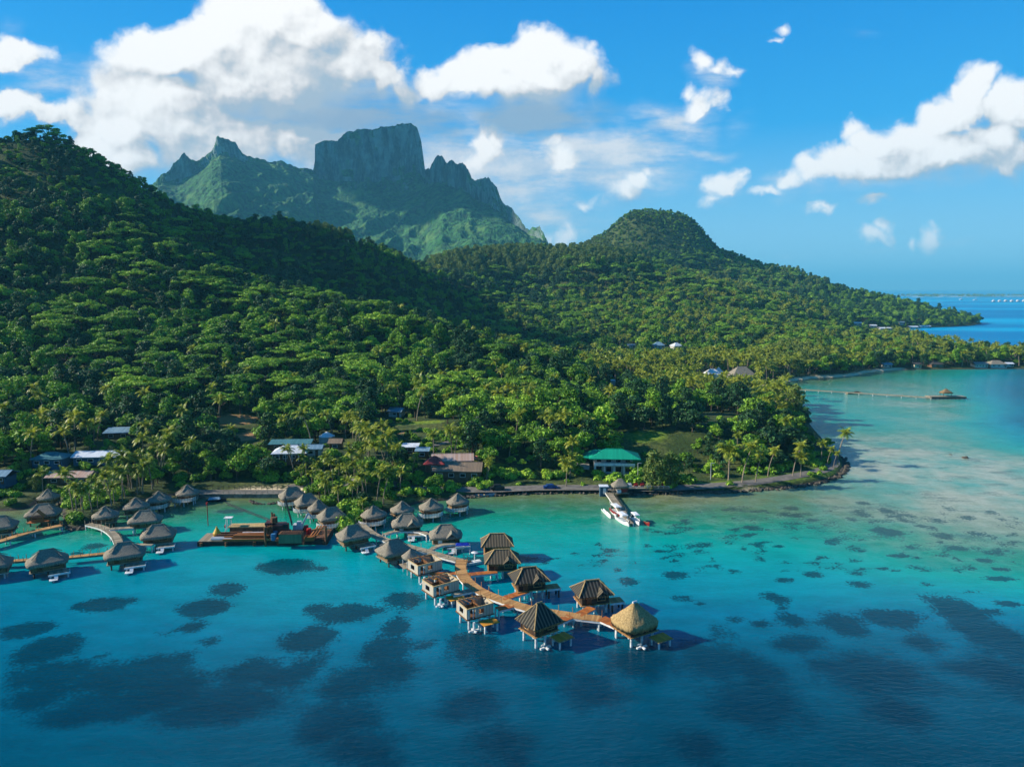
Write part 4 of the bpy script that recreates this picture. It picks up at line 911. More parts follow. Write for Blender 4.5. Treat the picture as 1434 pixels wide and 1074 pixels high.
# ------------------------------------------------------------------ roofless shells under construction
def shell(px, py, rz, label, z0=1.9, w=5.6, d=4.3, hw=1.95, leaf=False):
    c = G(px, py, z0 + hw); t = empty('bungalow_shell', (c.x, c.y, 0), R(rz)); tag(t, label, 'unfinished bungalow', 'roofless bungalow shells')
    f = MB(); th = .14                        # walls with a window gap in the left end and a door gap in the front
    def wall(a, b, gaps):                     # run from a to b with (from, to, sill, head) openings
        a = Vector((*a, 0)); b = Vector((*b, 0)); L = (b - a).length; u = (b - a) / L; an = math.atan2(u.y, u.x); x = 0
        for g0, g1, s0, s1 in gaps + [(L, L, 0, 0)]:
            if g0 > x: q = a + u * (x + g0) / 2; f.box((q.x, q.y, z0 + hw / 2), (g0 - x, th, hw), an)
            if g1 > g0:
                q = a + u * (g0 + g1) / 2
                if s0 > .01: f.box((q.x, q.y, z0 + s0 / 2), (g1 - g0, th - .01, s0), an)
                f.box((q.x, q.y, z0 + (s1 + hw) / 2), (g1 - g0, th - .01, hw - s1), an)
            x = g1
    W, D = w / 2, d / 2
    wall((-W, D), (-W, -D), [(d * .28, d * .68, .5, 1.5)]); wall((-W + th / 2, -D), (W - th / 2, -D), [(.5, 1.5, .0, 1.7), (2.2, 3.3, .6, 1.5)]); wall((W, -D), (W, D), []); wall((W - th / 2, D), (-W + th / 2, D), [(2, 3.2, .0, 1.6)])
    obj('wall', f, 'siding', t)
    k = MB()
    for s in (-1, 1): k.box((s * W, 0, z0 + hw + .06), (.18, d + .2, .12)); k.box((0, s * D, z0 + hw + .062), (w - .2, .18, .12))
    obj('top_plate', k, 'hip_board', t)
    k = MB(); k.box((W * .1, 0, z0 + hw / 2 - .1), (.1, d - .3, hw - .3)); k.box((-W * .45, D * .3, z0 + hw / 2 - .2), (w * .4, .1, hw - .5)); obj('partition', k, 'inner_wood', t)
    k = MB(); k.box((0, 0, z0 - .05), (w + .4, d + .4, .16)); obj('floor', k, 'inner_wood', t)
    k = MB()
    for i in range(5): k.beam((-W + .5 + i * 1.15, rh.uniform(-D * .5, D * .5), z0 + hw + .18), (-W + .5 + i * .8, D, z0 + hw + .18 + rh.uniform(-.1, .35)), .12, .16)
    obj('rafter', k, 'inner_wood', t)
    for s in (-1, 1):
        k = MB(); k.box((-W - .012, d * .02 + s * d * .21, z0 + 1.0), (.14, .1, 1.1)); obj('window_frame', k, 'white', t)
    k = MB(); k.box((-W * .55, -D - .02, z0 + .85), (.12, .12, 1.7)); k.box((-W * .95 + .1, -D - .02, z0 + .85), (.12, .12, 1.7)); obj('door_frame', k, 'white', t)
    legs(t, [(sx * W * .8, sy * D * .8) for sx in (-1, 0, 1) for sy in (-1, 1)], z0 - .12, 'pile', .2)
    obj('sun_deck', deck_mb(3.2, 2.2, z0 - .5, None, W * .35, -D - 1.6), 'ply', t)
    legs(t, [(W * .35 + s * 1.2, -D - 1.6 + q * .8) for s in (-1, 1) for q in (-1, 1)], z0 - .58, 'pile', .2)
    k = MB(); k.box((-W * .7, -D - 1.1, .4), (2.0, .34, .26)); k.box((-W * .7, -D - 1.1, .41), (.34, 1.7, .24)); k.tube((-W * .7, -D - 1.1, -1), (-W * .7, -D - 1.1, z0 - .2), .2); obj('footing_cross', k, 'white', t)
shell(595, 784, 36, 'pale roofless bungalow shell beside the thatched gazebo')
shell(617, 812, 36, 'pale roofless bungalow shell between two others, orange deck in front')
shell(665, 843, 30, 'dark-timbered roofless bungalow shell nearest the viewer', 2.1, 5.2, 4.2, 1.9)
# ------------------------------------------------------------------ boardwalks
def boardwalk(pix, width, z, plank, label, group=None, edge='white', pile='pile', step=6.0, rail=0.0, name='boardwalk', curve=5):
    P3 = [Vector((*q, z)) for q in [tuple(G(a, b, z)[:2]) for a, b in pix]]
    line = [Vector(q) for q in smooth_line(P3, curve)] if len(P3) > 2 else P3
    o = line[0].copy(); t = empty(name, (o.x, o.y, 0)); tag(t, label, 'boardwalk', group)
    seg = []; L = 0                           # resample by length
    for a, b in zip(line, line[1:]): seg.append((L, a, b)); L += (b - a).length
    def at(s):
        for l, a, b in reversed(seg):
            if s >= l: u = (b - a).normalized(); return a + u * (s - l) - Vector((o.x, o.y, 0)), u
        return seg[0][1] - Vector((o.x, o.y, 0)), (seg[0][2] - seg[0][1]).normalized()
    k = MB(); n_ = int(L / .42)
    for i in range(n_):
        p, u = at((i + .5) * L / n_); an = math.atan2(u.y, u.x); k.box((p.x, p.y, z - .05 + rh.uniform(-.012, .012)), (L / n_ * .93, width + rh.uniform(-.08, .08), .09), an)
    obj('deck', k, plank, t)
    e = MB(); m_ = max(2, int(L / 1.5)); 
    for s in (-1, 1):
        prev = None
        for i in range(m_ + 1):
            p, u = at(L * i / m_ * .999); q = Vector((p.x - u.y * s * width * .46, p.y + u.x * s * width * .46, z - .28))
            if prev is not None: e.beam(prev, q, .16, .34)
            prev = q
    obj('edge_beam', e, edge, t)
    np_ = max(2, int(L / step) + 1); 
    for i in range(np_):
        p, u = at(L * i / (np_ - 1) * .995)
        for s in (-1, 1):
            q = MB(); x, y = p.x - u.y * s * width * .40, p.y + u.x * s * width * .40; q.tube((x, y, -2.5), (x, y, z - .12), .15, k=8); obj('leg', q, pile, t, True)
    if rail:
        nr_ = min(48, int(L / rail))
        for i in range(nr_ + 1):
            p, u = at(L * i / nr_ * .999)
            for s in (-1, 1):
                q = MB(); x, y = p.x - u.y * s * width * .47, p.y + u.x * s * width * .47; q.box((x, y, z + .5), (.08, .08, 1.1), math.atan2(u.y, u.x)); obj('rail_post', q, plank, t)
    return t
SPUR = 'short plank spurs off the new walkway'
boardwalk([(503,731),(512,739),(526,749),(548,758),(567,763),(600,772),(639,783),(650,784)], 2.0, 1.75, 'old_plank', 'weathered grey walkway from the shore out to the new orange walkway', rail=3.2)
boardwalk([(647,783),(645,797),(650,808),(660,818),(677,829),(711,842),(744,852),(775,857),(800,861),(842,866)], 2.4, 1.9, 'tan_plank', 'new tan plank walkway curving between the unfinished bungalows', rail=2.6)
boardwalk([(842,865),(868,876)], 2.2, 2.0, 'new_plank', 'orange plank ramp rising to the golden thatched bungalow', SPUR)
boardwalk([(642,802),(602,803)], 1.6, 1.85, 'new_plank', 'orange plank spur leading left to the farthest roofless shell', SPUR)
boardwalk([(655,804),(696,800)], 1.6, 1.85, 'new_plank', 'orange plank spur leading right to the brown battened roofs', SPUR)
boardwalk([(664,825),(634,831)], 1.5, 1.85, 'old_plank', 'grey plank spur leading left to the middle roofless shell', SPUR)
boardwalk([(703,838),(738,827)], 1.7, 1.9, 'new_plank', 'orange plank spur leading right to the dark battened roof with rear deck', SPUR)
boardwalk([(722,846),(696,852)], 1.7, 1.9, 'new_plank', 'orange plank spur leading left to the nearest roofless shell', SPUR)
boardwalk([(809,861),(829,850)], 1.8, 1.9, 'new_plank', 'orange plank spur leading right to the battened roof beside the golden thatch', SPUR)
boardwalk([(799,862),(776,872)], 1.8, 1.9, 'new_plank', 'orange plank spur leading left to the steep foreground bungalow', SPUR)
boardwalk([(-30,764),(0,757),(40,745),(86,735)], 1.9, 1.5, 'tan_plank', 'tan walkway from the left edge to the palm-covered shore', rail=2.4, edge='old_plank')
boardwalk([(124,733),(146,739),(160,749),(166,760)], 1.9, 1.5, 'old_plank', 'curved walkway from the palm-covered shore to the left bungalows', rail=1.8)
boardwalk([(150,774),(120,777),(90,780)], 1.5, 1.5, 'tan_plank', 'slim walkway between the two nearest left bungalows', rail=1.5, edge='old_plank')
boardwalk([(46,783),(-10,786)], 1.5, 1.5, 'tan_plank', 'slim walkway running off the left edge in the foreground', rail=1.5, edge='old_plank')
boardwalk([(155,740),(188,738)], 1.5, 1.8, 'old_plank', 'short grey walkway leading right from the bend of the curved walkway')
boardwalk([(174,762),(214,762)], 1.3, 1.8, 'old_plank', 'thin grey walkway to the bungalow with white deck brackets')
boardwalk([(538,748),(556,743),(585,743),(600,748)], 1.3, 1.8, 'old_plank', 'thin curved walkway under the gablet bungalow with a white door', rail=0)
boardwalk([(600,771),(616,763),(640,760)], 1.3, 1.8, 'old_plank', 'thin curved walkway to the bungalow with the blue tarpaulin')
# white bracket and blue tarpaulin by the gablet bungalow
c = G(648, 762, 2.1); t = empty('boat_lift', c.xy.to_3d(), R(5)); tag(t, 'white boat lift covered by a blue tarpaulin', 'boat lift')
k = MB(); k.box((0, -.9, 1.75), (3.4, .2, .3)); k.box((1.6, 0, 1.75), (.2, 1.7, .3)); obj('frame', k, 'white', t)
k = MB(); k.add([(-1.6,-.8,2.0),(1.5,-.8,2.0),(1.5,.8,2.05),(-1.6,.8,2.05),(-1.2,0,2.5),(1.1,0,2.5)], [(0,1,5,4),(2,3,4,5),(1,2,5),(3,0,4),(3,2,1,0)]); obj('tarpaulin', k, 'blue_tarp', t); legs(t, [(1.6, -.8), (-1.5, -.8)], 1.6, 'pile', .14)
c = G(663, 786, .6); t = empty('floating_pontoon', c.xy.to_3d(), R(25)); tag(t, 'small white floating pontoon with a mushroom lamp beside the walkway junction', 'pontoon')
k = MB(); k.box((0, 0, .35), (3.4, 1.5, .5)); obj('float', k, 'white', t); k = MB(); k.tube((.3, 0, .6), (.3, 0, 2.6), .12); k.tube((.3, 0, 2.6), (.3, 0, 2.85), .8, .15, 12); obj('lamp_post', k, 'white', t); k = MB(); k.box((-1.0, .1, .72), (1.0, .8, .22)); obj('bench', k, 'pile_dark', t)
# ------------------------------------------------------------------ roads, causeway, shore walls
def strip(name, pix, width, mat, lift=.10, curve=6, kind='structure', z=None):
    P2 = [hit(*q) if z is None else G(*q, z) for q in pix]
    line = [Vector((*q, 0)) for q in smooth_line([p.xy for p in P2], curve)]; V = []; Fc = []
    for i, p in enumerate(line):
        u = (line[min(i + 1, len(line) - 1)] - line[max(i - 1, 0)]).normalized(); s = Vector((-u.y, u.x, 0))
        for k in (-1, -.33, .33, 1):
            q = p + s * k * width / 2; V.append((q.x, q.y, max(float(gzi(q.x, q.y)), .95 if z is None else z) + lift))
    for i in range(len(line) - 1):
        for k in range(3): a = i * 4 + k; Fc.append((a, a + 4, a + 5, a + 1))
    return tag(mesh(name, V, Fc, mat, smooth=True), kind=kind)
M['asphalt'] = flat_mat('worn_asphalt', srgb(122, 116, 108), srgb(96, 92, 86), .6)
M['wallgrey'] = flat_mat('mossy_concrete', srgb(150, 144, 130), srgb(92, 90, 78), .8)
M['rock'] = flat_mat('shore_rock', srgb(96, 88, 76), srgb(58, 54, 48), 1.5, .9, .9, .2)
strip('road', [(404,686),(440,679),(500,674),(560,679),(620,685),(690,686.5),(760,685),(850,685),(920,686),(972,684),(1020,679),(1070,674),(1115,667),(1150,659),(1166,648),(1160,636)], 4.6, M['asphalt'])
strip('path', [(600,626),(625,620),(648,612)], 2.4, M['asphalt'])
a, b = G(272, 696, 0), G(408, 696, 0); t = empty('causeway', ((a + b) / 2), math.atan2(b.y - a.y, b.x - a.x)); tag(t, 'grey seawall causeway with railings along the shore behind the work barge', 'causeway'); L = (b - a).length
k = MB(); k.box((0, 1.6, -.3), (L, 4.2, 2.9)); obj('roadbed', k, 'asphalt', t)
k = MB(); k.box((0, -.66, -.35), (L, .3, 2.8)); 
for i in range(int(L / 2)): k.box((-L / 2 + 1 + i * 2, -.86, -.4), (.35, .12, 2.4))
k.box((0, -.7, 1.12), (L, .5, .14)); obj('seawall', k, 'wallgrey', t)
k = MB()
for i in range(int(L / 1.6)): k.box((-L / 2 + .8 + i * 1.6, 3.5, 1.9), (.09, .09, 1.2))
for z in (1.75, 2.1, 2.45): k.box((0, 3.5, z), (L, .06, .07))
obj('railing', k, 'pile_dark', t)
k = MB()
for i in range(int(L / 1.6)): k.box((-L / 2 + .8 + i * 1.6, -.7, 1.6), (.07, .07, .9))
for z in (1.7, 2.03): k.box((0, -.7, z), (L, .05, .06))
obj('guard_rail', k, 'old_plank', t)
def rocks(name, label, pix, n_, spread, size, mat='rock', group=None):
    """low heap of shore boulders welded into one mesh"""
    rg = random.Random(hash(label) % 999); P2 = [G(*q) for q in pix]; k = MB(); o = P2[0].copy()
    for i in range(n_):
        j = rg.random() * (len(P2) - 1); c = P2[int(j)].lerp(P2[min(int(j) + 1, len(P2) - 1)], j % 1) - o
        s = size * rg.uniform(.5, 1.3); c += Vector((rg.uniform(-1, 1), rg.uniform(-1, 1), 0)) * spread; q = Matrix.Rotation(rg.uniform(0, 6), 3, Vector((rg.random(), rg.random(), 1)).normalized())
        V = [c + q @ Vector((math.cos(a_) * math.cos(e_) * s * rg.uniform(.8, 1.2), math.sin(a_) * math.cos(e_) * s * rg.uniform(.8, 1.2), math.sin(e_) * s * .7)) for e_ in (-.9, 0, .8) for a_ in [x * 1.257 for x in range(5)]]
        Fc = [(r * 5 + i2, r * 5 + (i2 + 1) % 5, r * 5 + 5 + (i2 + 1) % 5, r * 5 + 5 + i2) for r in range(2) for i2 in range(5)] + [(10, 11, 12, 13, 14)]
        k.add(V, Fc)
    ob = obj(name, k, mat, None); ob.location = o; return tag(ob, label, 'rocks', group, 'stuff')
rocks('shore_rocks', 'dark boulders lining the outer shore of the point', [(960,690.5),(1012,690),(1082,685.5),(1140,679),(1172,669),(1184,656),(1181,641)], 240, 1.0, .75)
rocks('shore_rocks', 'dark boulders along the shore between the huts and the jetty', [(652,697),(692,694),(760,691),(842,691)], 130, .8, .6)
rocks('shore_rocks', 'dark boulders along the shore right of the jetty', [(880,693),(920,692.5),(956,691)], 60, .8, .7)
rocks('shore_rocks', 'boulders round the sandy islet', [(352,701),(356,705),(374,706),(392,704)], 46, .5, .5)
rocks('shore_rocks', 'rocks below the palms at the left walkway', [(84,714),(92,738),(104,743),(124,739),(136,728)], 50, .8, .6)
rocks('lagoon_rock', 'lone brown rock in the pale shallows off the point', [(1349,641),(1350.5,641.3)], 5, .5, .8)
rocks('lagoon_rock', 'tiny flat rock left of the lone brown rock', [(1331,636.5),(1332,636.6)], 3, .4, .5)
# ------------------------------------------------------------------ houses
def roofmat(name, a, b, per=.45): M[name] = stripe_mat(name, a, b, per, .5, .6)
roofmat('roof_white', srgb(222,226,230), srgb(196,204,212)); roofmat('roof_grey', srgb(150,146,138), srgb(118,114,108)); roofmat('roof_brown', srgb(146,126,104), srgb(116,102,86)); roofmat('roof_rust', srgb(192,176,164), srgb(170,130,108))
roofmat('roof_red', srgb(168,72,66), srgb(140,56,52), .3); roofmat('roof_green', srgb(26,160,126), srgb(18,138,110), .5); roofmat('roof_blue', srgb(128,158,174), srgb(98,130,150)); roofmat('roof_teal', srgb(82,132,136), srgb(64,108,114)); roofmat('roof_dark', srgb(86,80,74), srgb(60,56,52))
M['wall_white'] = flat_mat('wall_white', srgb(188,186,178), srgb(160,158,150), .8); M['wall_wood'] = flat_mat('wall_wood', srgb(120,86,60), srgb(84,60,44), 1.5); M['wall_blue'] = flat_mat('wall_blue', srgb(58,92,112), srgb(46,76,96), 1)
M['wall_cream'] = flat_mat('wall_cream', srgb(206,190,158), srgb(176,160,130), 1); M['pink'] = flat_mat('pink_canvas', srgb(236,138,130), srgb(218,108,104), 1.5); M['car_blue'] = flat_mat('blue_car_paint', srgb(24,62,128), srgb(20,52,112), 1, .25, spec=.5); M['car_dark'] = flat_mat('dark_car_paint', srgb(40,42,46), srgb(30,32,36), 1, .3); M['tyre'] = flat_mat('tyre', srgb(26,26,26), srgb(20,20,20), 2)
def house(key, name, label, hw, rh_, roof, wall, kind='gable', rz=0, over=.6, cat='house', group=None, windows=3, veranda=False, chimney=False):
    w, d = HOUSE[key][2:4]; p = HPOS[key]; t = empty(name, p - Vector((0, 0, .1)), R(rz)); tag(t, label, cat, group)
    k = MB(); k.box((0, 0, hw / 2 - .6), (w, d, hw + 1.2)); obj('wall', k, wall, t)
    W, D = w / 2 + over, d / 2 + over; k = MB(); z = hw
    if kind == 'gable': V = [(-W,-D,z),(W,-D,z),(W,D,z),(-W,D,z),(-W,0,z+rh_),(W,0,z+rh_)]; Fc = [(0,1,5,4),(2,3,4,5),(1,2,5),(3,0,4)]
    elif kind == 'hip': q = max(.01, W - D * .9); V = [(-W,-D,z),(W,-D,z),(W,D,z),(-W,D,z),(-q,0,z+rh_),(q,0,z+rh_)]; Fc = [(0,1,5,4),(2,3,4,5),(1,2,5),(3,0,4)]
    elif kind == 'shed': V = [(-W,-D,z),(W,-D,z),(W,D,z+rh_),(-W,D,z+rh_)]; Fc = [(0,1,2,3)]
    else: V = [(W*math.cos(i*.628),W*math.sin(i*.628),z) for i in range(10)] + [(0,0,z+rh_)]; Fc = [(i,(i+1)%10,10) for i in range(10)]
    n_ = len(V); V2 = V + [(a, b, c - .16) for a, b, c in V]; F2 = Fc + [tuple(i + n_ for i in f[::-1]) for f in Fc]
    nb = 10 if kind == 'cone' else 4; F2 += [(i, i + n_, (i + 1) % nb + n_, (i + 1) % nb) for i in range(nb)]
    k.add(V2, F2); rf = obj('roof', k, roof, t)
    if kind in ('gable', 'hip'):
        q = W if kind == 'gable' else max(.01, W - D * .9); k = MB(); k.tube((-q, 0, z + rh_ + .03), (q, 0, z + rh_ + .03), .10, k=6); obj('ridge_cap', k, roof, rf)
    for i in range(windows):
        x = (i - (windows - 1) / 2) * w / max(windows, 1); window(t, x, -d / 2, hw * .55, min(1.6, w / windows * .5), hw * .38, 'x')
    if windows: k = MB(); k.box((w * .5 - .9 if windows > 1 else w * .3, -d / 2 - .03, hw * .42), (.9, .08, hw * .8)); obj('door', k, 'inner_wood', t)
    if veranda:
        k = MB()
        for i in range(6): k.box((-w / 2 + i * w / 5, -d / 2 - over * .8, hw / 2 - .1), (.13, .13, hw - .1))
        obj('veranda_post', k, 'white', t)
    return t
house('longwhite', 'house', 'long house with pale rusty corrugated roof behind the brown-roofed one', 2.8, 1.5, 'roof_rust', 'wall_white', rz=4, windows=4)
house('brown', 'house', 'large house with brown-grey sloping roof above the shore road', 2.9, 2.0, 'roof_brown', 'wall_wood', rz=-3, windows=4)
house('redhut', 'hut', 'small hut with red pyramid roof beside the brown-roofed house', 2.3, 1.9, 'roof_red', 'wall_wood', 'hip', windows=1, cat='hut')
house('whitehip', 'house', 'house with bright white hipped roof and dark veranda', 2.6, 1.9, 'roof_white', 'wall_wood', 'hip', rz=6, windows=4, veranda=True)
house('teal', 'house', 'long low house with teal roof right behind the white hipped roof', 3.0, .7, 'roof_teal', 'wall_wood', 'shed', rz=4, windows=3)
house('side', 'house', 'small side wing with pale blue roof right of the white hipped roof', 2.6, .9, 'roof_blue', 'wall_white', 'gable', rz=4, windows=1)
house('longroof', 'house', 'long house with white metal roof and blue wall in the left forest', 2.6, 1.2, 'roof_white', 'wall_blue', 'gable', rz=3, windows=4)
house('greyhip', 'house', 'house with teal-grey hipped roof left of the long white metal roof', 2.5, 1.5, 'roof_teal', 'wall_blue', 'hip', rz=3, windows=3)
house('rusty', 'house', 'house with pale rust-stained roof just behind the left palms', 2.3, 1.2, 'roof_rust', 'wall_wood', 'gable', rz=3, windows=3)
house('paleblue', 'house', 'house with pale blue roof highest up in the left forest', 2.5, 1.1, 'roof_blue', 'wall_wood', 'shed', rz=8, windows=2)
house('edge', 'house', 'house with pale roof cut by the left edge of the photo', 2.4, 1.2, 'roof_blue', 'wall_blue', 'gable', windows=2)
house('blueroof', 'house', 'small house with deep blue roof on the slope below the lawn terrace', 2.3, 1.3, 'roof_blue', 'wall_white', 'gable', rz=-20, windows=1)
house('cone', 'hut', 'little hut with white conical roof above the white hipped house', 2.2, 1.6, 'roof_white', 'wall_white', 'cone', windows=0, cat='hut')
house('brownhut', 'hut', 'tiny dark wooden hut below the white conical roof', 2.2, 1.2, 'roof_brown', 'wall_wood', 'gable', windows=1, cat='hut')
house('whiteshed', 'shed', 'small shed with flat white roof left of the red pyramid roof', 2.4, .4, 'roof_white', 'wall_wood', 'shed', windows=1, cat='shed')
house('blueshed', 'shed', 'small shed with blue roof between the white shed and the red pyramid roof', 2.6, .5, 'roof_blue', 'wall_wood', 'shed', windows=1, cat='shed')
house('tank', 'water_tank', 'little white concrete water tank house on the grassy ridge', 2.6, .3, 'roof_white', 'wall_white', 'shed', windows=0, over=.1, cat='tank house')
house('tent', 'marquee', 'larger white peaked marquee above the palm grove beach', 2.6, 3.2, 'white', 'white', 'hip', windows=0, cat='tent')
house('tent2', 'marquee', 'smaller white peaked marquee beside the steep dark roof', 2.4, 3.4, 'white', 'white', 'cone', windows=0, over=.2, cat='tent')
house('aframe', 'beach_hall', 'hall with steep dark thatched roof and white eaves by the beach', 2.6, 5.6, 'thatch', 'wall_white', 'hip', rz=6, windows=4, cat='hall')
house('canopy', 'canopy', 'small white canopy shelter on the beach end by the long pier', 2.2, .8, 'white', 'wall_cream', 'hip', windows=0, cat='shelter')
house('bayhut', 'house', 'pale blue-roofed house at the beach end across the bay', 2.4, 1.3, 'roof_blue', 'wall_white', windows=2)
house('bayyellow', 'house', 'yellow-walled house on the far shore of the bay', 2.6, 1.2, 'roof_dark', 'wall_cream', windows=1)
house('baydark', 'house', 'dark-roofed house in shade on the far shore of the bay', 2.4, 1.6, 'roof_dark', 'wall_wood', 'hip', windows=2)
house('baywhite', 'house', 'white-walled waterside house across the bay, left of the pointed dark roof', 2.4, 1.4, 'roof_grey', 'wall_white', windows=4)
house('baydark2', 'house', 'waterside house with pointed dark thatch roof across the bay', 2.2, 2.6, 'thatch', 'wall_white', 'hip', windows=3)
house('bayend', 'house', 'small white house right of the pointed dark roof across the bay', 2.2, .9, 'roof_white', 'wall_white', windows=1)
house('hill1', 'house', 'hillside house with grey pointed roof above white walls in the middle forest', 3.0, 2.8, 'roof_blue', 'wall_white', 'hip', windows=3)
house('hill2', 'house', 'hillside house with bright white pointed roof in the middle forest', 2.4, 2.6, 'roof_white', 'wall_white', 'hip', rz=20, windows=2)
house('hill3', 'house', 'small hillside house with pale blue roof half hidden in the middle forest', 2.2, .8, 'roof_blue', 'wall_white', 'shed', windows=1)
for k_, l_ in (('lag1', 'low white building nearest in the far lagoon village'), ('lag2', 'white building on the far lagoon shore, middle of three by the water'), ('lag3', 'bright white building at the water edge, right end of the far village'), ('lag4', 'small white building at the left end of the far village'), ('lag5', 'small blue-roofed building among trees above the far village'), ('lag6', 'low pale roof among palms left of the far village')):
    house(k_, 'house', l_, 3.0, 1.2, 'roof_blue' if k_ == 'lag5' else 'roof_white', 'wall_white', windows=2)
# green-roofed villa of two storeys
p = HPOS['villa']; t = empty('villa', p, R(-4)); t.scale = (.9, .9, .9); tag(t, 'two-storey white villa with bright green hipped roof beside the grass slope', 'villa')
k = MB(); k.box((0, 1.0, 1.3), (13.5, 7.5, 3.8)); k.box((0, 1.4, 4.3), (13.5, 6.6, 2.4)); obj('wall', k, 'wall_white', t)
k = MB(); k.box((.3, -3.3, 2.95), (14.2, 2.2, .28)); obj('balcony', k, 'wall_white', t)
k = MB(); k.box((.3, -4.36, 3.55), (14.2, .1, .9)); k.box((-6.75, -3.3, 3.55), (.1, 2.0, .9)); obj('balcony_rail', k, 'white', t)
for x in (-6.5, -3.2, .2, 3.6, 7.0): k = MB(); k.box((x, -4.2, .9), (.4, .4, 3.9)); obj('column', k, 'white', t)
for x in (-5, -1.6, 1.8, 5.1):
    window(t, x, -1.9, 4.5, 1.8, 1.5, 'x'); window(t, x, -2.75, 1.5, 2.0, 2.1, 'x')
def hipmb(x0, x1, y0, y1, z, h, run):
    mb = MB(); ym = (y0 + y1) / 2; V = [(x0,y0,z),(x1,y0,z),(x1,y1,z),(x0,y1,z),(x0+run,ym,z+h),(x1-run,ym,z+h)]; V += [(a,b,c-.2) for a,b,c in V]
    mb.add(V, [(0,1,5,4),(2,3,4,5),(1,2,5),(3,0,4),(6,10,11,7),(8,11,10,9),(7,11,8),(9,10,6),(0,6,7,1),(1,7,8,2),(2,8,9,3),(3,9,6,0)]); return mb
rf = obj('roof', hipmb(-8.6, 9.4, -4.6, 6.0, 5.5, 2.5, 6.0), 'roof_green', t); obj('roof_wing', hipmb(-10.6, 2.0, -1.5, 6.6, 5.0, 2.3, 4.0), 'roof_green', t)
k = MB(); k.tube((-2.6, .7, 8.03), (3.4, .7, 8.03), .16, k=6); obj('ridge_cap', k, 'roof_green', rf)
k = MB(); k.box((-10.6, 1.5, .9), (4.6, 5.0, 2.8)); obj('side_wing', k, 'wall_white', t)
# parasols, cars, beached boat
for (px, py, l_) in ((663, 652, 'left of two pink parasols behind the brown-roofed house'), (670, 651, 'right of two pink parasols behind the brown-roofed house')):
    c = hit(px, py); t = empty('parasol', c); tag(t, l_, 'parasol', 'pink parasols'); k = MB(); k.tube((0, 0, 0), (0, 0, 2.8), .05); obj('pole', k, 'white', t); k = MB(); k.tube((0, 0, 2.3), (0, 0, 3.2), 1.9, .05, 8); obj('canopy', k, 'pink', t)
def car(px, py, rz, paint, label, tall=0.0):
    c = hit(px, py); t = empty('parked_car', c + Vector((0, 0, .12)), R(rz)); tag(t, label, 'car'); k = MB(); L, W = 4.3, 1.75
    prof = [(-L/2,.35),(-L/2,.85),(-L/2+.7,.95),(-L/2+1.15,1.42+tall),(.75,1.45+tall),(1.35,.98),(L/2-.1,.85),(L/2,.4)]
    n_ = len(prof); V = [(x, s * W / 2 * (.86 if z > 1.2 else 1), z) for s in (-1, 1) for x, z in prof]; k.add(V, [tuple(range(n_)), tuple(range(2*n_-1, n_-1, -1))] + [(i, i + n_, (i + 1) % n_ + n_, (i + 1) % n_) for i in range(n_)]); obj('body', k, paint, t)
    k = MB()
    for s in (-1, 1): k.box((-.15, s * W * .455, 1.18), (1.9, .06, .36))
    obj('side_window', k, 'void', t)
    for x in (-1.35, 1.35):
        for s in (-1, 1): k = MB(); k.tube((x, s * .72, .3), (x, s * .9, .3), .32, k=12); obj('wheel', k, 'tyre', t)
car(771, 685.5, 2, 'car_blue', 'dark blue car on the shore road between the shrubs'); car(697, 688, 4, 'car_dark', 'dark pickup-like car parked by the shore left of the blue car', .25)
def hull(mb, L, W, h, sheer=.25, n_=10, z=0.0, flat=.75):
    rows = []
    for i in range(n_ + 1):
        t_ = i / n_; x = -L / 2 + L * t_; f = min(1, .80 + .5 * t_) * (1 - max(0, (t_ - .55) / .45) ** 2.2); f = max(f, .02); hh = h + sheer * max(0, t_ - .4) * 1.6
        rows.append([(x, -W / 2 * f, z + hh), (x, -W / 2 * f * flat, z - .25), (x, 0, z - .35), (x, W / 2 * f * flat, z - .25), (x, W / 2 * f, z + hh), (x, W / 2 * f * .86, z + hh - .02), (x, W / 2 * f * .7, z + h * .35), (x, -W / 2 * f * .7, z + h * .35), (x, -W / 2 * f * .86, z + hh - .02)])
    V = [q for r in rows for q in r]; Fc = [(i * 9 + j, i * 9 + (j + 1) % 9, i * 9 + 9 + (j + 1) % 9, i * 9 + 9 + j) for i in range(n_) for j in range(9)]; Fc += [tuple(range(9))[::-1]]
    mb.add(V, Fc)
M['boat_red'] = flat_mat('red_hull', srgb(150, 40, 36), srgb(120, 30, 30), 1, .4); M['gel'] = flat_mat('gelcoat', srgb(236,236,234), srgb(218,220,222), 1, .3)
def tour_boat(px, py, rz, L, label, red=False):
    c = G(px, py); t = empty('tour_boat', c, R(rz)); tag(t, label, 'boat', 'tour boats at the jetty'); k = MB(); hull(k, L, L * .30, .75); obj('hull', k, 'boat_red' if red else 'gel', t)
    k = MB(); k.box((-L * .06, 0, 2.15), (L * .55, L * .27, .14)); k.box((-L * .06, 0, 2.27), (L * .45, L * .2, .10)); obj('canopy', k, 'gel', t)
    for x in (-.3, .18):
        for s in (-1, 1): k = MB(); k.tube((x * L, s * L * .115, .3), (x * L, s * L * .115, 2.1), .05); obj('canopy_post', k, 'white', t)
    for x in (-.22, -.05, .12): k = MB(); k.box((x * L, 0, .62), (.45, L * .2, .4)); obj('bench', k, 'white', t)
    k = MB(); k.box((-L * .5 - .2, 0, .6), (.4, .5, .9)); obj('outboard_motor', k, 'car_dark', t)
tour_boat(863, 719, -76, 6.6, 'white-roofed tour boat with red hull side, moored along the jetty', True); tour_boat(872, 731, -73, 6.6, 'white-roofed tour boat at the end of the jetty, bow toward the lagoon'); tour_boat(890, 731, -80, 5.4, 'shorter white-roofed tour boat moored on the right of the jetty end')
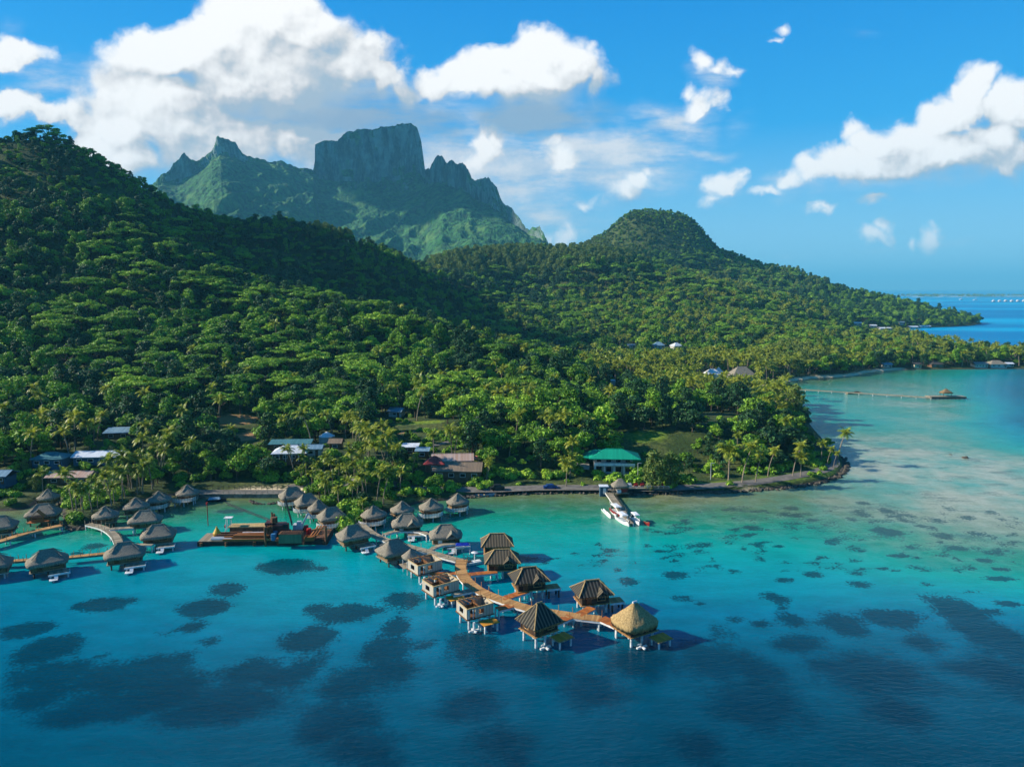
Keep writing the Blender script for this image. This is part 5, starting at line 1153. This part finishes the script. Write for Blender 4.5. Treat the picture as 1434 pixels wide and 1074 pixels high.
def canoe(px, py, rz, L, label, mat='gel', rig=True):
    c = G(px, py); t = empty('outrigger_canoe' if rig else 'small_boat', c, R(rz)); tag(t, label, 'canoe' if rig else 'boat'); k = MB(); hull(k, L, L * (.11 if rig else .3), .5, .3, flat=.6); obj('hull', k, mat, t)
    if rig:
        k = MB(); hull(k, L * .6, .35, .25); o = obj('outrigger', k, mat, t); o.location = (0, 1.9, 0)
        for x in (-.15, .18): k = MB(); k.tube((x * L, 0, .5), (x * L, 1.95, .2), .05); obj('cross_pole', k, 'hip_board', t)
    else: k = MB(); k.box((0, 0, .45), (.4, L * .22, .08)); k.box((-L * .25, 0, .45), (.4, L * .2, .08)); obj('seat', k, 'hip_board', t)
canoe(849, 720, -80, 7.5, 'white outrigger canoe floating left of the jetty'); canoe(678, 694.5, 2, 6.5, 'long pale boat drawn up on the shore by the parked dark car', 'roof_blue', False)
canoe(906, 734, -80, 3.2, 'small dark dinghy right of the moored tour boats', 'boat_red', False)
c = G(303, 702); t = empty('small_boat', c, R(10)); tag(t, 'small dark boat under a blue cover before the causeway', 'boat'); k = MB(); hull(k, 5.5, 1.9, .6); obj('hull', k, 'car_dark', t); k = MB(); k.add([(-2.2,-.8,.7),(1.2,-.8,.75),(1.2,.8,.75),(-2.2,.8,.7),(-1.8,0,1.3),(.9,0,1.3)], [(0,1,5,4),(2,3,4,5),(1,2,5),(3,0,4)]); obj('cover', k, 'roof_blue', t)
# ------------------------------------------------------------------ jetty
boardwalk([(852,689),(873,718)], 2.0, 1.3, 'old_plank', 'grey jetty with white rails where the tour boats moor', name='jetty', rail=1.6)
boardwalk([(870,716),(884,733)], 1.4, .8, 'old_plank', 'low floating landing at the end of the jetty', name='landing_stage')
c = G(868, 694, 0); t = empty('thatched_pavilion', c, R(5)); tag(t, 'small thatched pavilion at the shore end of the jetty', 'pavilion'); obj('roof', roof_mb(5.2, 4.4, 2.0, 3.2, 1.0, .35, .2, .1, 6, 36), 'thatch', t, True); obj('floor', deck_mb(4.6, 4.0, 1.2), 'old_plank', t)
for sx in (-1, 1):
    for sy in (-1, 1): k = MB(); k.tube((sx * 2, sy * 1.6, -1.5), (sx * 2, sy * 1.6, 3.4), .12); obj('post', k, 'pile_dark', t)
k = MB(); k.box((.9, -1.5, 2.0), (2.0, .1, 1.2)); obj('red_panel', k, 'boat_red', t); k = MB(); k.box((-.6, -1.2, 1.7), (1.2, .8, .9)); obj('counter', k, 'white', t)
c = G(845, 694, 0); t = empty('gatehouse', c, R(0)); tag(t, 'narrow white gate hut left of the jetty entrance', 'hut'); k = MB(); k.box((0, 0, 1.2), (2.2, 2.0, 3.4)); obj('wall', k, 'wall_blue', t); k = MB(); k.box((0, 0, 2.98), (2.7, 2.5, .16)); obj('roof', k, 'roof_white', t); k = MB(); k.box((.2, -1.03, 1.7), (.8, .08, 1.7)); obj('door', k, 'white', t)
c = hit(905, 688); t = empty('terrace', c, R(2)); tag(t, 'low waterside terrace with red seats right of the pavilion', 'terrace'); k = MB(); k.box((0, 0, .6), (13, 3.2, .3)); obj('floor', k, 'old_plank', t); k = MB(); k.box((0, -1.5, 1.25), (13, .1, .1)); [k.box((-6.4 + i * 1.6, -1.5, 1.0), (.1, .1, .6)) for i in range(9)]; obj('railing', k, 'white', t)
for i in range(6): k = MB(); k.box((-5 + i * 1.9, 0, 1.15), (1.1, .8, .8)); k.box((-5 + i * 1.9, .45, 1.6), (1.1, .12, .6)); obj('seat', k, 'boat_red' if i % 3 else 'white', t)
# ------------------------------------------------------------------ long pier across the bay
boardwalk([(1092,543.5),(1196,549.5),(1305,556.5)], 1.6, 1.3, 'old_plank', 'long thin pier reaching across the bay from the palm beach', name='pier', edge='old_plank', step=7, rail=7, curve=2)
c = G(1196, 551); t = empty('floating_pontoon', c, R(0)); tag(t, 'low floating pontoon halfway along the long pier', 'pontoon'); k = MB(); k.box((0, 0, .3), (9, 4, .7)); obj('float', k, 'old_plank', t); k = MB(); k.box((0, 0, .8), (8, .3, .3)); k.box((2, 1, .9), (2, 1.2, .5)); obj('bench', k, 'pile_dark', t)
c = G(1324, 558.5); t = empty('pier_platform', c, R(0)); tag(t, 'wide wooden pier platform with a thatched shelter at the far end of the long pier', 'pier'); k = MB(); k.box((0, 0, 1.3), (20, 5, .5)); obj('deck', k, 'old_plank', t); k = MB(); k.box((0, -2.45, .9), (20, .2, .6)); obj('edge_beam', k, 'pile_dark', t)
obj('shelter_roof', roof_mb(6, 4.6, 2.1, 3.6, .4, .3, .2, .1, 5, 32), 'thatch_brown', t, True)
for sx in (-1, 1):
    for sy in (-1, 1): k = MB(); k.tube((sx * 2.2, sy * 1.6, 1), (sx * 2.2, sy * 1.6, 3.8), .12); obj('shelter_post', k, 'pile_dark', t)
legs(t, [(x, y) for x in (-9, -4.5, 0, 4.5, 9) for y in (-2, 2)], 1.1, 'pile_dark', .2)
# ------------------------------------------------------------------ far lagoon: low islands, boats, water village
def far_isle(name, x0, x1, Yd, wid, hgt, seed):
    a = P(x0, 410, Yd).x; b = P(x1, 410, Yd).x; xs = np.linspace(a, b, 220); rows = []
    for j, (oy, z) in enumerate([(-wid * .52, -.5), (-wid * .5, .8), (-wid * .3, 2.0), (wid * .3, 2.0), (wid * .5, -.5)]): rows.append([(x, Yd + oy + fbm(np.array([x / 240. + seed]), np.array([j * .2]), 3)[0] * wid * .5, z) for x in xs])
    V = [q for r in rows for q in r]; n_ = len(xs); Fc = [(j * n_ + i, j * n_ + i + 1, j * n_ + n_ + i + 1, j * n_ + n_ + i) for j in range(4) for i in range(n_ - 1)]
    m_, q_ = new_mat('isle_sand_' + str(seed)); finish(m_, q_, q_.mix(q_.step(q_.noise(pos(q_), .012, 3), .42, .55), srgb(206,192,160), srgb(84,104,60)), .9)
    return tag(mesh(name, V, Fc, m_), kind='structure')
far_isle('low_island', 1225, 1700, 6200, 260, 9, 3); far_isle('low_island', 1270, 1500, 5400, 120, 6, 8)
fr = random.Random(4); pts2 = []
for (x0, x1, Yd, wid, n_, dens) in ((1225, 1700, 6200, 200, 900, .8), (1285, 1500, 5400, 70, 260, .6)):
    a = P(x0, 410, Yd).x; b = P(x1, 410, Yd).x
    for i in range(n_):
        x = fr.uniform(a, b)
        if vnoise(np.array([x / 160.]), np.array([Yd / 100.]))[0] < dens: pts2.append((x, Yd + fr.uniform(-.4, .4) * wid, .5, fr.uniform(.9, 1.6), fr.uniform(0, 6), PIDX[('round', fr.randrange(4))] if fr.random() < .6 else PIDX[('palm', fr.randrange(4))]))
tag(forest_object('far_island_trees', pts2), kind='stuff')
c = G(1275, 404, 0)
for (px, Yd, L, l_) in ((1347, 3900, 26, 'white sailing yacht anchored far off, left of two'), (1367, 3700, 30, 'white sailing yacht anchored far off, right of two')):
    q = P(px, 410, Yd); t = empty('sailing_yacht', (q.x, Yd, 0), R(15)); tag(t, l_, 'yacht'); k = MB(); hull(k, L, L * .26, 3.2); obj('hull', k, 'gel', t); k = MB(); k.tube((1, 0, 2), (1, 0, L * .95), .35); k.tube((1, 0, 4), (-L * .4, 0, 4.4), .3); obj('mast', k, 'white', t); k = MB(); k.box((-3, 0, 4.2), (L * .4, L * .16, 2.4)); obj('cabin', k, 'gel', t)
for i in range(9):
    q = P(1392 + i * 8.5, 413, 3300 + (i % 3) * 25); t = empty('far_bungalow', (q.x, q.y, 0), R(10)); tag(t, 'tiny pale overwater hut in the far row at the right edge', 'bungalow', 'far overwater row'); obj('roof', roof_mb(14, 11, 5, 5, 3, .2, .1, .05, 3, 16), 'roof_white', t); k = MB(); k.box((0, 0, 3.2), (11, 8, 4)); obj('wall', k, 'wall_cream', t)
# ------------------------------------------------------------------ work barge with crane
M['steel'] = flat_mat('galvanised_pipe', srgb(196,198,200), srgb(160,164,168), 1, .4); M['rust'] = flat_mat('rusty_steel', srgb(124,84,54), srgb(80,54,38), 1.6); M['timber'] = plank_mat('stacked_timber', srgb(190,120,58), srgb(130,78,40)); M['crane_red'] = flat_mat('dull_red_crane', srgb(84,40,34), srgb(56,32,30), 1, .5); M['cont'] = stripe_mat('green_grey_container', srgb(112,124,92), srgb(84,96,74), .3, .6); M['yellow'] = flat_mat('yellow_paint', srgb(206,164,40), srgb(170,130,32), 1.5, .5); M['hullblack'] = flat_mat('barge_hull', srgb(40,36,34), srgb(66,48,36), 1.2, .7); M['red'] = flat_mat('red_drum', srgb(190,44,36), srgb(160,34,30), 2, .5); M['blue_drum'] = flat_mat('blue_drum', srgb(70,126,168), srgb(52,104,148), 2, .5)
B0 = G(371, 757); BR = R(3)
def bp(px, py, z): return G(px, py, z)
t = empty('work_barge', B0, BR); tag(t, 'long flat work barge loaded with timber and pipes', 'barge')
k = MB(); k.box((-7.0, 0, .35), (15.5, 6.2, 1.3)); k.box((8.5, .3, .45), (14, 7.4, 1.5)); obj('hull', k, 'hullblack', t)
obj('deck', deck_mb(15.2, 5.9, 1.14, 30, -7.0, 0), 'old_plank', t); k = deck_mb(13.6, 7.0, 1.34, 26, 8.5, .3); obj('deck', k, 'rust', t)
for x in (-13.8, -8, -1.5, 4, 10, 14.6): k = MB(); k.tube((x, -3.3, -1), (x, -3.3, .9), .35, k=8); obj('fender', k, 'rust', t)
for x, y in ((1.2, -3.7), (1.4, 3.6), (15.2, -3.5)): k = MB(); k.tube((x, y, -2), (x, y, 4.6 if y < 0 else 5.5), .3, k=8); obj('spud_pile', k, 'rust', t)
def on(name, label, cat, px, py, z, build, group=None, rz=0):
    c = G(px, py, z); t = empty(name, c, BR + R(rz)); tag(t, label, cat, group); build(t); return t
def one(part, mat, f):
    def g2(t): k = MB(); f(k); obj(part, k, mat, t)
    return g2
ZD = 1.25
for i in range(5): on('timber_beam', 'long orange-brown timber beam stacked along the near side of the barge', 'timber', 345 + i * .8, 757 - i * 2.0 + (i % 2), ZD + .02 + .24 * (i % 2), one('beam', 'timber', lambda k: k.box((0, 0, .14), (11.0, .34, .28))), 'timber beams on the barge', rz=(i - 2) * .8)
for i in range(5): on('timber_beam', 'dark brown timber beam stacked at the left end of the barge', 'timber', 322 + i * 2.2, 752 - i * 1.5, ZD + .02 + .26 * (i % 3), one('beam', 'rust', lambda k: k.box((0, 0, .14), (7.5, .36, .28))), 'dark timber beams on the barge', rz=(i - 2) * 1.2)
for i in range(3): on('timber_beam', 'orange timber beam laid across the stack in the middle of the barge', 'timber', 352 + i * 3, 750.5 - i * 1.6, ZD + .55, one('beam', 'timber', lambda k: k.box((0, 0, .14), (8.5, .34, .28))), 'upper timber beams on the barge', rz=i * 1.5 - 2)
for i in range(4): on('steel_pipe', 'pale steel pipe lying on the barge beside the timber', 'pipe', 366, 747.5 + i * 1.4, ZD, one('pipe', 'steel', lambda k: (k.tube((-4.4, 0, .3), (4.4, 0, .3), .28, k=10))), 'steel pipes on the barge', rz=i * .6)
for i in range(2): on('steel_pipe', 'pale steel pipe at the left end of the barge', 'pipe', 310 + i, 756 - i * 2, ZD, one('pipe', 'steel', lambda k: k.tube((-2.4, 0, .25), (2.4, 0, .25), .24, k=10)), 'short pipes at the barge end')
on('site_hut', 'long low site shelter with tan roof on the far side of the barge', 'shelter', 350, 743, ZD, lambda t: (one('wall', 'wall_wood', lambda k: k.box((0, 0, .6), (9, 2.2, 1.2)))(t), one('roof', 'hip_board', lambda k: k.box((0, 0, 1.35), (9.6, 2.8, .22)))(t)))
on('lamp_tower', 'pale floodlight tower with a roof plate at the left of the barge', 'tower', 321, 744, ZD, lambda t: ([one('leg', 'white', lambda k, x=x, y=y: k.tube((x, y, 0), (x * .6, y * .6, 3.4), .07))(t) for x in (-.7, .7) for y in (-.7, .7)], one('roof', 'white', lambda k: k.box((0, 0, 3.5), (1.9, 1.5, .14)))(t), one('brace', 'white', lambda k: [k.beam((-.6, -.6, .6 + i), (.6, -.6, 1.3 + i), .06, .06) for i in range(2)])(t), one('life_ring', 'red', lambda k: k.tube((-.9, -.2, 1.4), (-.75, -.2, 1.4), .45, k=10))(t)))
on('marker_buoy', 'yellow pear-shaped buoy standing at the left end of the barge', 'buoy', 304, 750, ZD, lambda t: (one('float', 'yellow', lambda k: (k.tube((0, 0, 0), (0, 0, .7), .75, .95, 12), k.tube((0, 0, .7), (0, 0, 1.9), .95, .25, 12)))(t), one('top', 'yellow', lambda k: k.tube((0, 0, 1.9), (0, 0, 2.4), .25, .08, 8))(t)))
def crane(t):
    for s in (-1, 1): one('track', 'car_dark', lambda k: (k.box((0, s * 1.3, .45), (4.2, .6, .8)), k.tube((-2.1, s * 1.3 - .3, .45), (-2.1, s * 1.3 + .3, .45), .4), k.tube((2.1, s * 1.3 - .3, .45), (2.1, s * 1.3 + .3, .45), .4)))(t)
    one('body', 'crane_red', lambda k: (k.box((-.6, 0, 1.8), (4.4, 2.8, 1.7)), k.box((-2.2, 0, 2.9), (1.6, 2.4, .6))))(t)
    one('cab', 'crane_red', lambda k: k.box((1.9, -.9, 2.0), (1.3, 1.1, 2.0)))(t); one('window', 'void', lambda k: k.box((1.95, -1.46, 2.4), (1.0, .06, .8)))(t)
    one('boom', 'car_dark', lambda k: ([k.beam((3.0, .6 + y, 2.0 + z), (1.0, 2.6 + y * .4, 8.2 + z), .12, .12) for y in (-.35, .35) for z in (0, .5)], [k.beam(Vector((3.0, .25, 2.0)).lerp(Vector((1.0, 2.4, 8.2)), i / 9), Vector((3.0, .95, 2.5)).lerp(Vector((1.0, 2.8, 8.7)), (i + .5) / 9), .07, .07) for i in range(9)]))(t)
    one('exhaust_stack', 'rust', lambda k: (k.tube((-1.6, .3, 3.0), (-1.6, .3, 5.4), .22), k.tube((-1.0, -.3, 3.0), (-1.0, -.3, 4.4), .8, k=12)))(t)
    one('hoist_cable', 'car_dark', lambda k: (k.tube((1, 2.6, 8.4), (1.05, 2.7, 2.4), .03), k.tube((-1.2, .4, 3.3), (1, 2.6, 8.5), .03)))(t)
on('crawler_crane', 'dull red crawler crane with dark lattice boom on the barge', 'crane', 391, 748, ZD + .1, crane, rz=0)
on('shipping_container', 'weathered green-grey container at the near edge of the barge', 'container', 408, 759, ZD, lambda t: (one('box', 'cont', lambda k: k.box((0, 0, 1.15), (5.2, 2.2, 2.1)))(t), one('roof', 'rust', lambda k: (k.box((0, 0, 2.27), (5.3, 2.3, .12)), [k.box((-2.2 + i * .55, 0, 2.4), (.2, 2.0, .14)) for i in range(9)]))(t), one('door', 'rust', lambda k: k.box((2.63, 0, 1.1), (.06, 1.9, 1.8)))(t)))
on('hydraulic_digger', 'small pale digger with raised arm behind the container', 'digger', 418, 744, ZD + .1, lambda t: (one('body', 'steel', lambda k: (k.box((0, 0, 1.3), (2.2, 1.8, 1.2)), k.box((.3, -.3, 2.2), (1.0, 1.0, .9))))(t), one('track', 'car_dark', lambda k: [k.box((0, s * .8, .35), (2.6, .45, .65)) for s in (-1, 1)])(t), one('arm', 'steel', lambda k: (k.beam((.9, .3, 1.6), (2.4, .6, 4.4), .3, .4), k.beam((2.4, .6, 4.4), (3.4, .7, 3.0), .25, .3)))(t)))
for i, (px, py, m_, l_) in enumerate(((383, 756, 'blue_drum', 'upright blue drum at the near edge, lower of two'), (386, 751, 'blue_drum', 'upright blue drum behind the near blue drum'), (429, 744, 'red', 'upright red drum right of the digger'), (381, 744, 'steel', 'upright grey drum left of the crane'), (433, 748, 'red', 'red drum beside the timber trestle'))):
    on('drum', l_, 'drum', px, py, ZD, one('barrel', m_, lambda k: (k.tube((0, 0, 0), (0, 0, 1.5), .55, k=12), k.tube((0, 0, .45), (0, 0, .55), .58, k=12), k.tube((0, 0, .95), (0, 0, 1.05), .58, k=12))), 'drums on the barge')
on('timber_trestle', 'leaning timber trestle at the right end of the barge', 'trestle', 440, 752, ZD, lambda t: ([one('strut', 'timber', lambda k, i=i: k.beam((-1.2 + i * .7, -1.6, 0), (1.0 + i * .6, .6, 2.6), .3, .22))(t) for i in range(3)], one('crossbar', 'timber', lambda k: (k.beam((-1.6, -1.2, .6), (1.6, -1.0, .8), .25, .2), k.beam((-.4, -.2, 1.9), (2.4, .2, 2.1), .25, .2)))(t)))
on('crate', 'open orange crate of offcuts at the right end of the barge', 'crate', 434, 756, ZD, lambda t: (one('side', 'timber', lambda k: (k.box((0, -.7, .45), (2.2, .12, .9)), k.box((0, .7, .45), (2.2, .12, .9)), k.box((-1.04, 0, .45), (.12, 1.28, .88)), k.box((1.04, 0, .45), (.12, 1.28, .88))))(t), one('offcuts', 'timber', lambda k: [k.beam((-.8, -.4 + .2 * i, .6), (.9, -.5 + .25 * i, .85), .16, .12) for i in range(5)])(t)))
on('post_stack', 'upright bundle of brown posts left of the blue drums', 'posts', 375, 753, ZD, one('bundle', 'rust', lambda k: [k.box((x * .45, y * .45, 1.3 + .2 * ((x + y) % 2)), (.34, .34, 2.6 + .4 * ((x * y) % 2))) for x in range(3) for y in range(3)]))
c = G(450, 752); t = empty('floating_raft', c, BR); tag(t, 'low rusty raft drifting off the right end of the barge', 'raft'); k = MB(); k.box((0, 0, .2), (4.5, 2.4, .6)); obj('float', k, 'rust', t); k = MB(); k.beam((-1.5, 0, .6), (1.6, .4, .8), .4, .3); k.beam((-1, -.7, .6), (1.4, -.5, .7), .3, .3); obj('timber', k, 'timber', t)
for (dy_, l_) in ((0, 'upper of two dark floating hoses between the barge and the islet boat'), (3.2, 'lower of two dark floating hoses between the barge and the islet boat')):
    k = MB(); L_ = [G(316 + s * 70 + dy_ * .9, 703.5 + s * 27 + dy_, .02) for s in (0, .25, .5, .75, 1)]; o = L_[0].copy(); k.path([p - o for p in L_], [.16] * 5, 6); ob = obj('floating_hose', k, 'car_dark', None); ob.location = o; tag(ob, l_, 'hose', 'floating hoses')
c = G(291.5, 736); t = empty('channel_marker', c); tag(t, 'thin red marker pole standing in the water left of the barge', 'pole'); k = MB(); k.tube((0, 0, -2), (0, 0, 5.6), .10); obj('pole', k, 'boat_red', t); k = MB(); k.tube((0, 0, 5.6), (0, 0, 6.1), .25, .2); obj('cap', k, 'red', t)
for (px, py, l_) in ((995, 672, 'street lamp by the grass at the left of the point palms'), (893, 672, 'street lamp right of the green-roofed villa')):
    c = hit(px, py); t = empty('street_lamp', c); tag(t, l_, 'lamp'); k = MB(); k.tube((0, 0, 0), (0, 0, 5.2), .09); obj('pole', k, 'steel', t); k = MB(); k.box((.5, 0, 5.2), (1.1, .2, .14)); obj('lamp_head', k, 'steel', t)

for i in range(8):
    on('loose_plank', 'loose orange plank tossed across the working end of the barge', 'plank', 396 + (i * 7) % 40, 757 - (i * 5) % 12, ZD + .14 + .06 * (i % 3), one('board', 'timber', lambda k: k.box((0, 0, .06), (3.4, .3, .1))), 'loose planks on the barge', rz=i * 37)
# ------------------------------------------------------------------ planting along the shore
def free(x, y):
    for k, v in HPOS.items():
        if abs(x - v.x * y / v.y) < HOUSE[k][2] * .5 + 1.2 and v.y - HOUSE[k][3] * .5 - 2 < y < v.y + 5: return False
    return True
rs_ = random.Random(77); nb = npm = nt_ = 0; pal_a0 = {s: random.Random(s).uniform(0, 6.28) for s in (51, 52, 53, 54)}
def palm_at(px, py, hpx, label, group=None, lean=0.0, i=None):
    c = hit(px, py); i = rs_.randrange(4) if i is None else i; s = hpx * c.y / F / (8.5, 10.5, 7.2, 9.5)[i] * 1.12
    plant('palm', i, c.x, c.y, c.z, s, lean - pal_a0[51 + i], 'palm_tree', label, group, 'palm tree')
for (px, py, tx, ty, l_) in [(1020,678,1022,636,'coconut palm on the point, first from the left along the road'),(1039,676,1048,629,'tall leaning coconut palm on the point, second from the left along the road'),(1058,676,1063,642,'shorter coconut palm between two tall leaning ones on the point'),(1075,668,1082,634,'leaning coconut palm on the point, fourth from the left along the road'),(1110,667,1117,628,'tall coconut palm right of the gap in the road palms'),(1121,669,1124,643,'slim upright palm beside the tall one right of the gap'),
   (1099,624,1101,592,'tall palm standing above the knoll trees near the point'),(1118,620,1121,597,'palm on the right edge of the knoll above the road palms'),(1150,648,1153,624,'left palm of the clump at the tip of the point'),(1158,652,1165,630,'middle palm of the clump at the tip of the point'),(1167,655,1178,636,'lowest right-leaning palm at the tip of the point'),(1172,648,1182,610,'highest palm leaning over the water at the tip of the point'),(1032,634,1030,612,'pale palm crown poking out of the knoll trees'),(793,684,793,655,'slim palm left of the green-roofed villa'),(791,668,791,646,'stout pale palm by the villa side wing')]:
    c = hit(px, py); palm_at(px, py, py - ty, l_, None, 0.1 if tx > px + 3 else 1.2, 1 if tx - px > 6 else 3 if tx - px > 3 else rs_.choice((0, 2)))
band = []
for y in np.arange(170, 256, 2.7):
    for x in np.arange(-165, 140, 2.7):
        xx = x + rs_.uniform(-1.5, 1.5); yy = y + rs_.uniform(-1.5, 1.5); band.append((xx, yy))
bx = np.array(band); bd = poly_sd(land, bx[:, 0], bx[:, 1]); bz = gzi(bx[:, 0], bx[:, 1]); gr = region('grass', bx[:, 0], bx[:, 1])
for (x, y), d, z, g0 in zip(band, bd, bz, gr):
    px0 = float(proj(x, y, z)[0])
    if not (2.2 < d < (22 if px0 < 700 else 15)) or g0 > 0 or not free(x, y): continue
    px, py = proj(x, y, z); u = rs_.random(); kind = None
    if px < 60: kind = ('bush', .9) if u < .35 else ('pine', .35) if u < .5 else ('palm', .75) if u < .56 and d > 8 else None
    elif px < 200: kind = ('palm', rs_.uniform(.62, .9)) if u < .55 else ('bush', .9) if u < .85 else None
    elif px < 275: kind = ('palm', .8) if u < .22 else ('round', .6) if u < .42 and d > 6 else ('bush', 1.0) if u < .6 else None
    elif px < 412: kind = (('round', .72) if u < .30 else ('bush', 1.1) if u < .6 else ('tall', .6) if u < .66 else None) if d > 8.5 else None
    elif px < 515: kind = ('palm', rs_.uniform(.5, .7)) if u < .30 else ('bush', 1.1) if u < .62 else ('round', .5) if u < .68 else None
    elif px < 690: kind = ('palm', rs_.uniform(.6, .85)) if u < .17 else ('bush', 1.05) if u < .52 else ('round', .55) if u < .62 and d > 5 else None
    elif px < 850: kind = None if d < 3.5 else (('bush', .6) if u < .12 else None) if d < 10.5 else ('bush', 1.1) if u < .4 else ('palm', .75) if u < .52 else ('round', .55) if u < .62 else None
    elif px < 965: kind = None if (px < 925 and d < 5.5) else ('pine', rs_.uniform(.55, .8)) if u < .22 else ('bush', 1.3) if u < .6 else ('round', .6) if u < .68 else None
    elif px < 1180: kind = ('bush', .55) if u > .88 and 2.2 < d < 4.2 else (('bush', .8) if u < .45 and px > 1135 and d > 3 else None) if d < 11 else ('bush', 1.1) if u < .42 else ('round', .5) if u < .58 else None
    if kind is None: continue
    if blocks(kind[0], x, y, z, kind[1]):
        kind = ('bush', .7)
        if blocks('bush', x, y, z, .7): continue
    i = rs_.randrange(len(PROTO[kind[0]])); s = kind[1] * rs_.uniform(.8, 1.25)
    wh = ('at the left edge shore' if px < 60 else 'among the left bungalows' if px < 275 else 'behind the causeway' if px < 412 else 'on the small headland by the white balconies' if px < 515 else 'behind the middle row of bungalows' if px < 690 else 'along the open shore road' if px < 850 else 'right of the jetty pavilion' if px < 965 else 'beside the road on the point')
    nm, look, cat = dict(bush=('bush', 'low leafy green bush', 'bush'), palm=('palm_tree', 'short coconut palm', 'palm tree'), round=('broadleaf_tree', 'small round broadleaf tree', 'tree'), tall=('broadleaf_tree', 'narrow broadleaf tree', 'tree'), pine=('casuarina_tree', 'feathery pale green casuarina', 'tree'))[kind[0]]
    plant(kind[0], i, x, y, z, s, rs_.uniform(0, 6.28), nm, look + ' ' + wh, look + ' group ' + wh, cat)
# special crowns
def special(kind, i, px, py, hpx, h0, name, label, cat='tree'):
    c = hit(px, py); plant(kind, i, c.x, c.y, c.z, hpx * c.y / F / h0, rs_.uniform(0, 6), name, label, None, cat)
special('bush', 0, 483, 742, 26, 2.6, 'bush', 'round bright green bush beside the fourth white balcony', 'bush')
special('pine', 0, 915, 690, 62, 12, 'casuarina_tree', 'broad feathery casuarina right of the jetty, left of a pair'); special('pine', 1, 938, 690, 60, 12, 'casuarina_tree', 'broad feathery casuarina right of the jetty, right of a pair'); special('pine', 0, 1111, 590, 52, 12, 'casuarina_tree', 'tall feathery casuarina by the water at the rear of the knoll')
special('round', 3, 802, 648, 28, 8.5, 'broadleaf_tree', 'round bright tree left behind the green-roofed villa'); special('round', 3, 882, 664, 20, 8.5, 'broadleaf_tree', 'small bright round tree right in front of the villa')
for (px, py, hp, l_) in ((48, 190, 15, 'small lone tree on the peak of the left hill, leftmost'), (66, 184, 22, 'wind-bent tree on the peak of the left hill, largest'), (78, 186, 18, 'wind-bent tree on the peak of the left hill, right of the largest'), (115, 202, 16, 'lone tree on the skyline right below the peak')):
    c = P(px, py, 604); c.z = gz(c.x, c.y); plant('umbrella', 1, c.x, c.y, c.z, hp * c.y / F / 9.8, 1.0, 'skyline_tree', l_, None, 'tree')

for (px, py, hp, k_, l_) in [(836,668,12,0,'leafy bush left of the villa lawn'),(866,669,10,1,'low dark green bush at the middle of the villa lawn'),(892,668,16,0,'bright bush at the right corner of the villa'),(903,664,18,1,'dark bush between the villa and the grass slope'),(120,656,12,0,'bright hedge bush before the long white metal roof'),(60,662,12,1,'dark hedge bush before the teal-grey hipped roof'),(395,652,12,0,'bright bush left under the white hipped roof'),(428,650,12,1,'dark bush right under the white hipped roof'),(610,676,12,0,'bush left of the brown-roofed house front'),(668,676,14,1,'bush right of the brown-roofed house front')]:
    special('bush', k_, px, py, hp, 2.4, 'bush', l_, 'bush')
